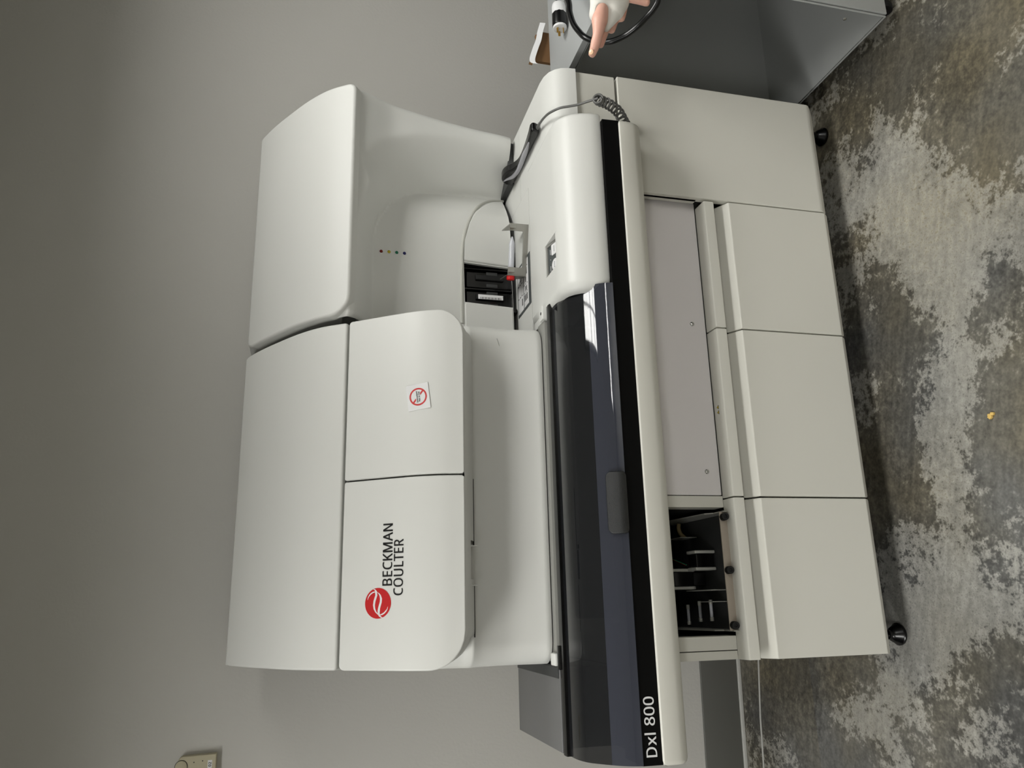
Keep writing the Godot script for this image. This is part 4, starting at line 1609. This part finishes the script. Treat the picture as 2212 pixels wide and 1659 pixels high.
# ---------------------------------------------------------------- grey cabinet and what is on it
func cabinet_group() -> void:
	var c := thing("equipment_cabinet", "grey painted steel cabinet on casters standing beside the white analyzer", "cabinet")
	var st := mb()
	box2(st, Vector3(1.543, 0.055, -2.055), Vector3(2.2, 0.822, -1.505), 0.002)
	build("body", st, "cab_grey", c)
	st = mb()
	box2(st, Vector3(1.54, 0.05, -2.06), Vector3(1.546, 0.823, -1.5035), 0.0015)
	build("side_panel", st, "cab_grey", c)
	st = mb()
	box2(st, Vector3(1.547, 0.05, -1.504), Vector3(2.2, 0.815, -1.498), 0.002)
	build("front_panel", st, "cab_grey", c)
	st = mb()
	box2(st, Vector3(1.538, 0.8255, -2.07), Vector3(2.205, 0.845, -1.496), 0.0015)
	build("top", st, "rim_grey", c)
	st = mb()
	lathe(st, [Vector2(0.0055, 0), Vector2(0.0045, 0.002), Vector2(0.002, 0.003), Vector2(0, 0.003)], 14, along(Vector3(1.54, 0.16, -1.535), Vector3(-1, 0, 0)))
	build("screw", st, "chrome", c)
	for p in [Vector3(1.60, 0, -1.535), Vector3(1.60, 0, -2.0), Vector3(2.14, 0, -1.535), Vector3(2.14, 0, -2.0)]:
		st = mb()
		rod(st, p + Vector3(-0.011, 0.024, 0), p + Vector3(0.011, 0.024, 0), 0.024, 0.003, 26)
		var w := build("caster", st, "black_matt", c)
		st = mb()
		box2(st, p + Vector3(-0.022, 0.036, -0.02), p + Vector3(0.022, 0.052, 0.02), 0.003)
		box2(st, p + Vector3(-0.018, 0.02, -0.01), p + Vector3(-0.013, 0.04, 0.012), 0.001)
		box2(st, p + Vector3(0.013, 0.02, -0.01), p + Vector3(0.018, 0.04, 0.012), 0.001)
		build("fork", st, "black_matt", w)
		st = mb()
		rod(st, p + Vector3(-0.02, 0.024, 0), p + Vector3(0.02, 0.024, 0), 0.004)
		build("axle", st, "chrome", w)
	# torn cardboard carton wall with a strip of white tape, standing behind the cabinet
	var b := thing("cardboard_box", "flattened brown cardboard carton with white tape strip behind the grey cabinet", "box")
	st = mb()
	plate(st, PackedVector2Array([Vector2(0, -0.86), Vector2(0.12, -0.86), Vector2(0.12, 0.0), Vector2(0.105, 0.022), Vector2(0.08, 0.016), Vector2(0.02, 0.034), Vector2(0.004, 0.030)]), Vector3(1.70, 0.862, -2.092), Vector3.RIGHT, Vector3.UP, -0.012, 0.0, 0.001)
	build("carton", st, "cardboard", b)
	st = mb()
	plate(st, PackedVector2Array([Vector2(0, 0), Vector2(0.018, -0.006), Vector2(0.02, 0.006), Vector2(0.002, 0.012)]), Vector3(1.683, 0.90, -2.088), Vector3.RIGHT, Vector3.UP, -0.003, 0.0)
	build("flap", st, "cardboard", b)
	st = mb()
	var sheet := [Vector3(1.676, 0.884, -2.07), Vector3(1.682, 0.893, -2.072), Vector3(1.70, 0.893, -2.074), Vector3(1.74, 0.881, -2.076), Vector3(1.775, 0.869, -2.078), Vector3(1.81, 0.862, -2.078), Vector3(1.845, 0.852, -2.078)]
	var rows := []
	for q in [0.0, 1.0]:
		var row := PackedVector3Array()
		for p in smooth_path(sheet, 5):
			row.append(p + Vector3(0.004, 0.017, -0.006) * q)
		rows.append(row)
	grid(st, rows)
	var back := []
	for q in [1, 0]:
		var row := PackedVector3Array()
		for p in rows[q]:
			row.append(p + Vector3(0, 0, -0.001))
		back.append(row)
	grid(st, back)
	build("white_tape", st, "paper", b)
	# heavy power plug and its cable loop
	var pl := thing("power_cord", "heavy black power cord looped over the cabinet edge with black-and-white twist-lock plug", "power cord")
	var pa := Vector3(1.668, 0.869, -1.893)
	var pd := Vector3(1, 0.02, 0.03).normalized()
	var xf := along(pa, pd)
	st = mb()
	lathe(st, [Vector2(0, 0), Vector2(0.0185, 0), Vector2(0.0205, 0.001), Vector2(0.021, 0.007), Vector2(0.0195, 0.009)], 30, xf)
	build("plug_face", st, "sticker", pl)
	st = mb()
	lathe(st, [Vector2(0.0195, 0.007), Vector2(0.0228, 0.010), Vector2(0.0235, 0.014), Vector2(0.0225, 0.05), Vector2(0.021, 0.053), Vector2(0, 0.053)], 10, xf, 15.0)
	build("plug_body", st, "rubber", pl)
	st = mb()
	lathe(st, [Vector2(0.0, 0.05), Vector2(0.0205, 0.05), Vector2(0.0215, 0.056), Vector2(0.0215, 0.076), Vector2(0.019, 0.086), Vector2(0.011, 0.092), Vector2(0, 0.093)], 26, xf)
	build("plug_collar", st, "sticker", pl)
	for k in 3:
		var a := k * TAU / 3 + 0.6
		st = mb()
		box(st, xf * Vector3(cos(a) * 0.0105, -0.008, sin(a) * 0.0105), Vector3(0.002, 0.017, 0.007), 0.0005, xf.basis * Basis(Vector3.UP, -a))
		build("prong", st, "brass", pl)
	st = mb()
	var run := [pa + pd * 0.085, Vector3(1.80, 0.872, -1.885), Vector3(1.88, 0.865, -1.86), Vector3(1.93, 0.87, -1.80), Vector3(1.90, 0.89, -1.74), Vector3(1.82, 0.93, -1.72), Vector3(1.709, 0.955, -1.715), Vector3(1.633, 0.946, -1.678), Vector3(1.561, 0.925, -1.661), Vector3(1.513, 0.925, -1.653), Vector3(1.470, 0.920, -1.643), Vector3(1.435, 0.910, -1.629), Vector3(1.408, 0.902, -1.613), Vector3(1.390, 0.880, -1.602), Vector3(1.381, 0.858, -1.588), Vector3(1.377, 0.841, -1.574), Vector3(1.382, 0.816, -1.555), Vector3(1.389, 0.795, -1.526), Vector3(1.407, 0.775, -1.505), Vector3(1.417, 0.765, -1.488), Vector3(1.431, 0.760, -1.472), Vector3(1.460, 0.766, -1.444), Vector3(1.491, 0.797, -1.411), Vector3(1.511, 0.853, -1.388), Vector3(1.53, 0.93, -1.36), Vector3(1.54, 1.0, -1.30)]
	tube(st, smooth_path(run, 6), [0.0078], 16)
	build("cable", st, "rubber", pl)


# ---------------------------------------------------------------- the gloved hand
func capsule(p: Vector3, a: Vector3, b: Vector3, ra: float, rb: float) -> float:
	var ab := b - a
	var t := clampf((p - a).dot(ab) / maxf(ab.length_squared(), 1e-9), 0.0, 1.0)
	return p.distance_to(a + ab * t) - lerpf(ra, rb, t)


func smin(a: float, b: float, k: float) -> float:
	var h := maxf(k - absf(a - b), 0.0) / k
	return minf(a, b) - h * h * k * 0.25


func chains(p: Vector3, list: Array, k: float) -> float:
	var d := 1e9
	for c in list:
		var best := 1e9
		for i in c.size() - 1:
			best = minf(best, capsule(p, c[i][0], c[i + 1][0], c[i][1], c[i + 1][1]))
		d = best if d > 1e8 else smin(d, best, k)
	return d


# surface nets over a box of cells
func nets(st: SurfaceTool, field: Callable, lo: Vector3, hi: Vector3, cell: float) -> void:
	var n := Vector3i(((hi - lo) / cell).ceil()) + Vector3i.ONE
	var val := PackedFloat32Array()
	val.resize(n.x * n.y * n.z)
	for k in n.z:
		for j in n.y:
			for i in n.x:
				val[i + n.x * (j + n.y * k)] = field.call(lo + Vector3(i, j, k) * cell)
	var vert := {}
	var nor := {}
	var off := [Vector3i(0, 0, 0), Vector3i(1, 0, 0), Vector3i(0, 1, 0), Vector3i(1, 1, 0), Vector3i(0, 0, 1), Vector3i(1, 0, 1), Vector3i(0, 1, 1), Vector3i(1, 1, 1)]
	var edges := [[0, 1], [2, 3], [4, 5], [6, 7], [0, 2], [1, 3], [4, 6], [5, 7], [0, 4], [1, 5], [2, 6], [3, 7]]
	for k in n.z - 1:
		for j in n.y - 1:
			for i in n.x - 1:
				var base := i + n.x * (j + n.y * k)
				var c := []
				var neg := 0
				for o in off:
					var q := val[base + o.x + n.x * (o.y + n.y * o.z)]
					c.append(q)
					if q < 0:
						neg += 1
				if neg == 0 or neg == 8:
					continue
				var s := Vector3.ZERO
				var m := 0
				for e in edges:
					var a: float = c[e[0]]
					var b: float = c[e[1]]
					if (a < 0) != (b < 0):
						s += Vector3(off[e[0]]).lerp(Vector3(off[e[1]]), a / (a - b))
						m += 1
				var p := lo + (Vector3(i, j, k) + s / m) * cell
				vert[base] = p
				var h := cell * 0.5
				nor[base] = Vector3(field.call(p + Vector3(h, 0, 0)) - field.call(p - Vector3(h, 0, 0)), field.call(p + Vector3(0, h, 0)) - field.call(p - Vector3(0, h, 0)), field.call(p + Vector3(0, 0, h)) - field.call(p - Vector3(0, 0, h))).normalized()
	var step := [1, n.x, n.x * n.y]
	for k in range(1, n.z - 1):
		for j in range(1, n.y - 1):
			for i in range(1, n.x - 1):
				var base := i + n.x * (j + n.y * k)
				for ax in 3:
					var va := val[base]
					var vb := val[base + step[ax]]
					if (va < 0) == (vb < 0):
						continue
					var u: int = step[(ax + 1) % 3]
					var w: int = step[(ax + 2) % 3]
					var q := [base - u - w, base - w, base, base - u]
					var ok := true
					for b in q:
						ok = ok and vert.has(b)
					if not ok:
						continue
					if va < 0:
						q.reverse()
					quad(st, vert[q[0]], vert[q[1]], vert[q[2]], vert[q[3]], nor[q[0]], nor[q[1]], nor[q[2]], nor[q[3]])


func hand_group() -> void:
	var P := thing("person", "person reaching in with a white half-glove, one finger stretched out over the cabinet", "person")
	var fingers := [
		[[Vector3(1.1694, 1.0089, -1.2434), 0.0145], [Vector3(1.1303, 1.0174, -1.2420), 0.0165], [Vector3(1.1180, 1.0188, -1.2435), 0.0138], [Vector3(1.1006, 1.0208, -1.2480), 0.0103], [Vector3(1.0880, 1.0228, -1.2540), 0.0107], [Vector3(1.0792, 1.0247, -1.2594), 0.0094], [Vector3(1.0707, 1.0267, -1.2688), 0.0078]],
		[[Vector3(1.1680, 0.9896, -1.2545), 0.012], [Vector3(1.1344, 0.9964, -1.2606), 0.0098], [Vector3(1.1131, 1.0026, -1.2663), 0.0085], [Vector3(1.0986, 1.0061, -1.2714), 0.0075]],
		[[Vector3(1.1795, 0.9715, -1.2571), 0.012], [Vector3(1.1524, 0.9775, -1.2644), 0.0096], [Vector3(1.1364, 0.9812, -1.2681), 0.0082]],
		[[Vector3(1.1930, 0.9591, -1.2500), 0.011], [Vector3(1.1746, 0.9592, -1.2553), 0.009], [Vector3(1.1596, 0.9620, -1.2574), 0.0078]],
		[[Vector3(1.2142, 0.9715, -1.2310), 0.013], [Vector3(1.1900, 0.9512, -1.2306), 0.0105], [Vector3(1.1840, 0.9353, -1.2258), 0.0098], [Vector3(1.1786, 0.9197, -1.2243), 0.0082]],
		[[Vector3(1.2476, 1.0006, -1.2238), 0.024], [Vector3(1.1939, 1.0, -1.2431), 0.020]],
		[[Vector3(1.2476, 0.995, -1.2238), 0.024], [Vector3(1.2061, 0.9799, -1.2405), 0.018]],
	]
	var hand := func(p: Vector3) -> float: return chains(p, fingers, 0.006)
	var st := mb()
	nets(st, hand, Vector3(1.055, 0.905, -1.295), Vector3(1.285, 1.05, -1.19), 0.0032)
	build("hand", st, "skin", P)
	# nail
	st = mb()
	var nf := along(Vector3(1.0672, 1.0325, -1.2605), Vector3(-0.3, 0.75, 0.6))
	lathe(st, [Vector2(0.0058, -0.001), Vector2(0.0052, 0.0006), Vector2(0.003, 0.0012), Vector2(0, 0.0014)], 16, nf)
	build("fingernail", st, "nail", P)
	# glove: a sleeve over the back of the hand with a slit for the pointing finger
	var cover := [
		[[Vector3(1.30, 0.99, -1.205), 0.033], [Vector3(1.2476, 0.998, -1.2238), 0.0305], [Vector3(1.1890, 1.002, -1.2400), 0.0275]],
		[[Vector3(1.25, 0.985, -1.2238), 0.030], [Vector3(1.2000, 0.982, -1.2385), 0.029], [Vector3(1.1650, 0.983, -1.2450), 0.022], [Vector3(1.1240, 1.0005, -1.2520), 0.0082]],
		[[Vector3(1.19, 1.012, -1.2434), 0.0185], [Vector3(1.150, 1.0205, -1.2480), 0.0155]],
		[[Vector3(1.21, 0.972, -1.2400), 0.026], [Vector3(1.185, 0.972, -1.2440), 0.0205]],
	]
	var slit_a := Vector3(1.1500, 1.016, -1.228)
	var slit_b := Vector3(1.085, 1.022, -1.232)
	var glove := func(p: Vector3) -> float:
		var d := chains(p, cover, 0.012)
		var cut := capsule(p, slit_a, slit_b, 0.0125, 0.026)
		return maxf(d, -cut)
	st = mb()
	nets(st, glove, Vector3(1.09, 0.93, -1.29), Vector3(1.30, 1.06, -1.18), 0.0032)
	build("glove", st, "glove", P)
	st = mb()
	tube(st, smooth_path([Vector3(1.285, 0.992, -1.21), Vector3(1.33, 0.994, -1.18), Vector3(1.41, 1.0, -1.123), Vector3(1.478, 1.003, -1.06), Vector3(1.53, 1.02, -1.0), Vector3(1.56, 1.10, -0.95), Vector3(1.57, 1.22, -0.92), Vector3(1.575, 1.36, -0.90)], 5), [0.031, 0.031, 0.031, 0.031, 0.031, 0.032, 0.033, 0.034, 0.035, 0.036, 0.037, 0.038, 0.039, 0.04, 0.041, 0.042, 0.043, 0.044, 0.045, 0.046, 0.047, 0.048, 0.049, 0.05, 0.051, 0.052, 0.053, 0.054, 0.055, 0.056], 20)
	build("sleeve", st, "glove", P)
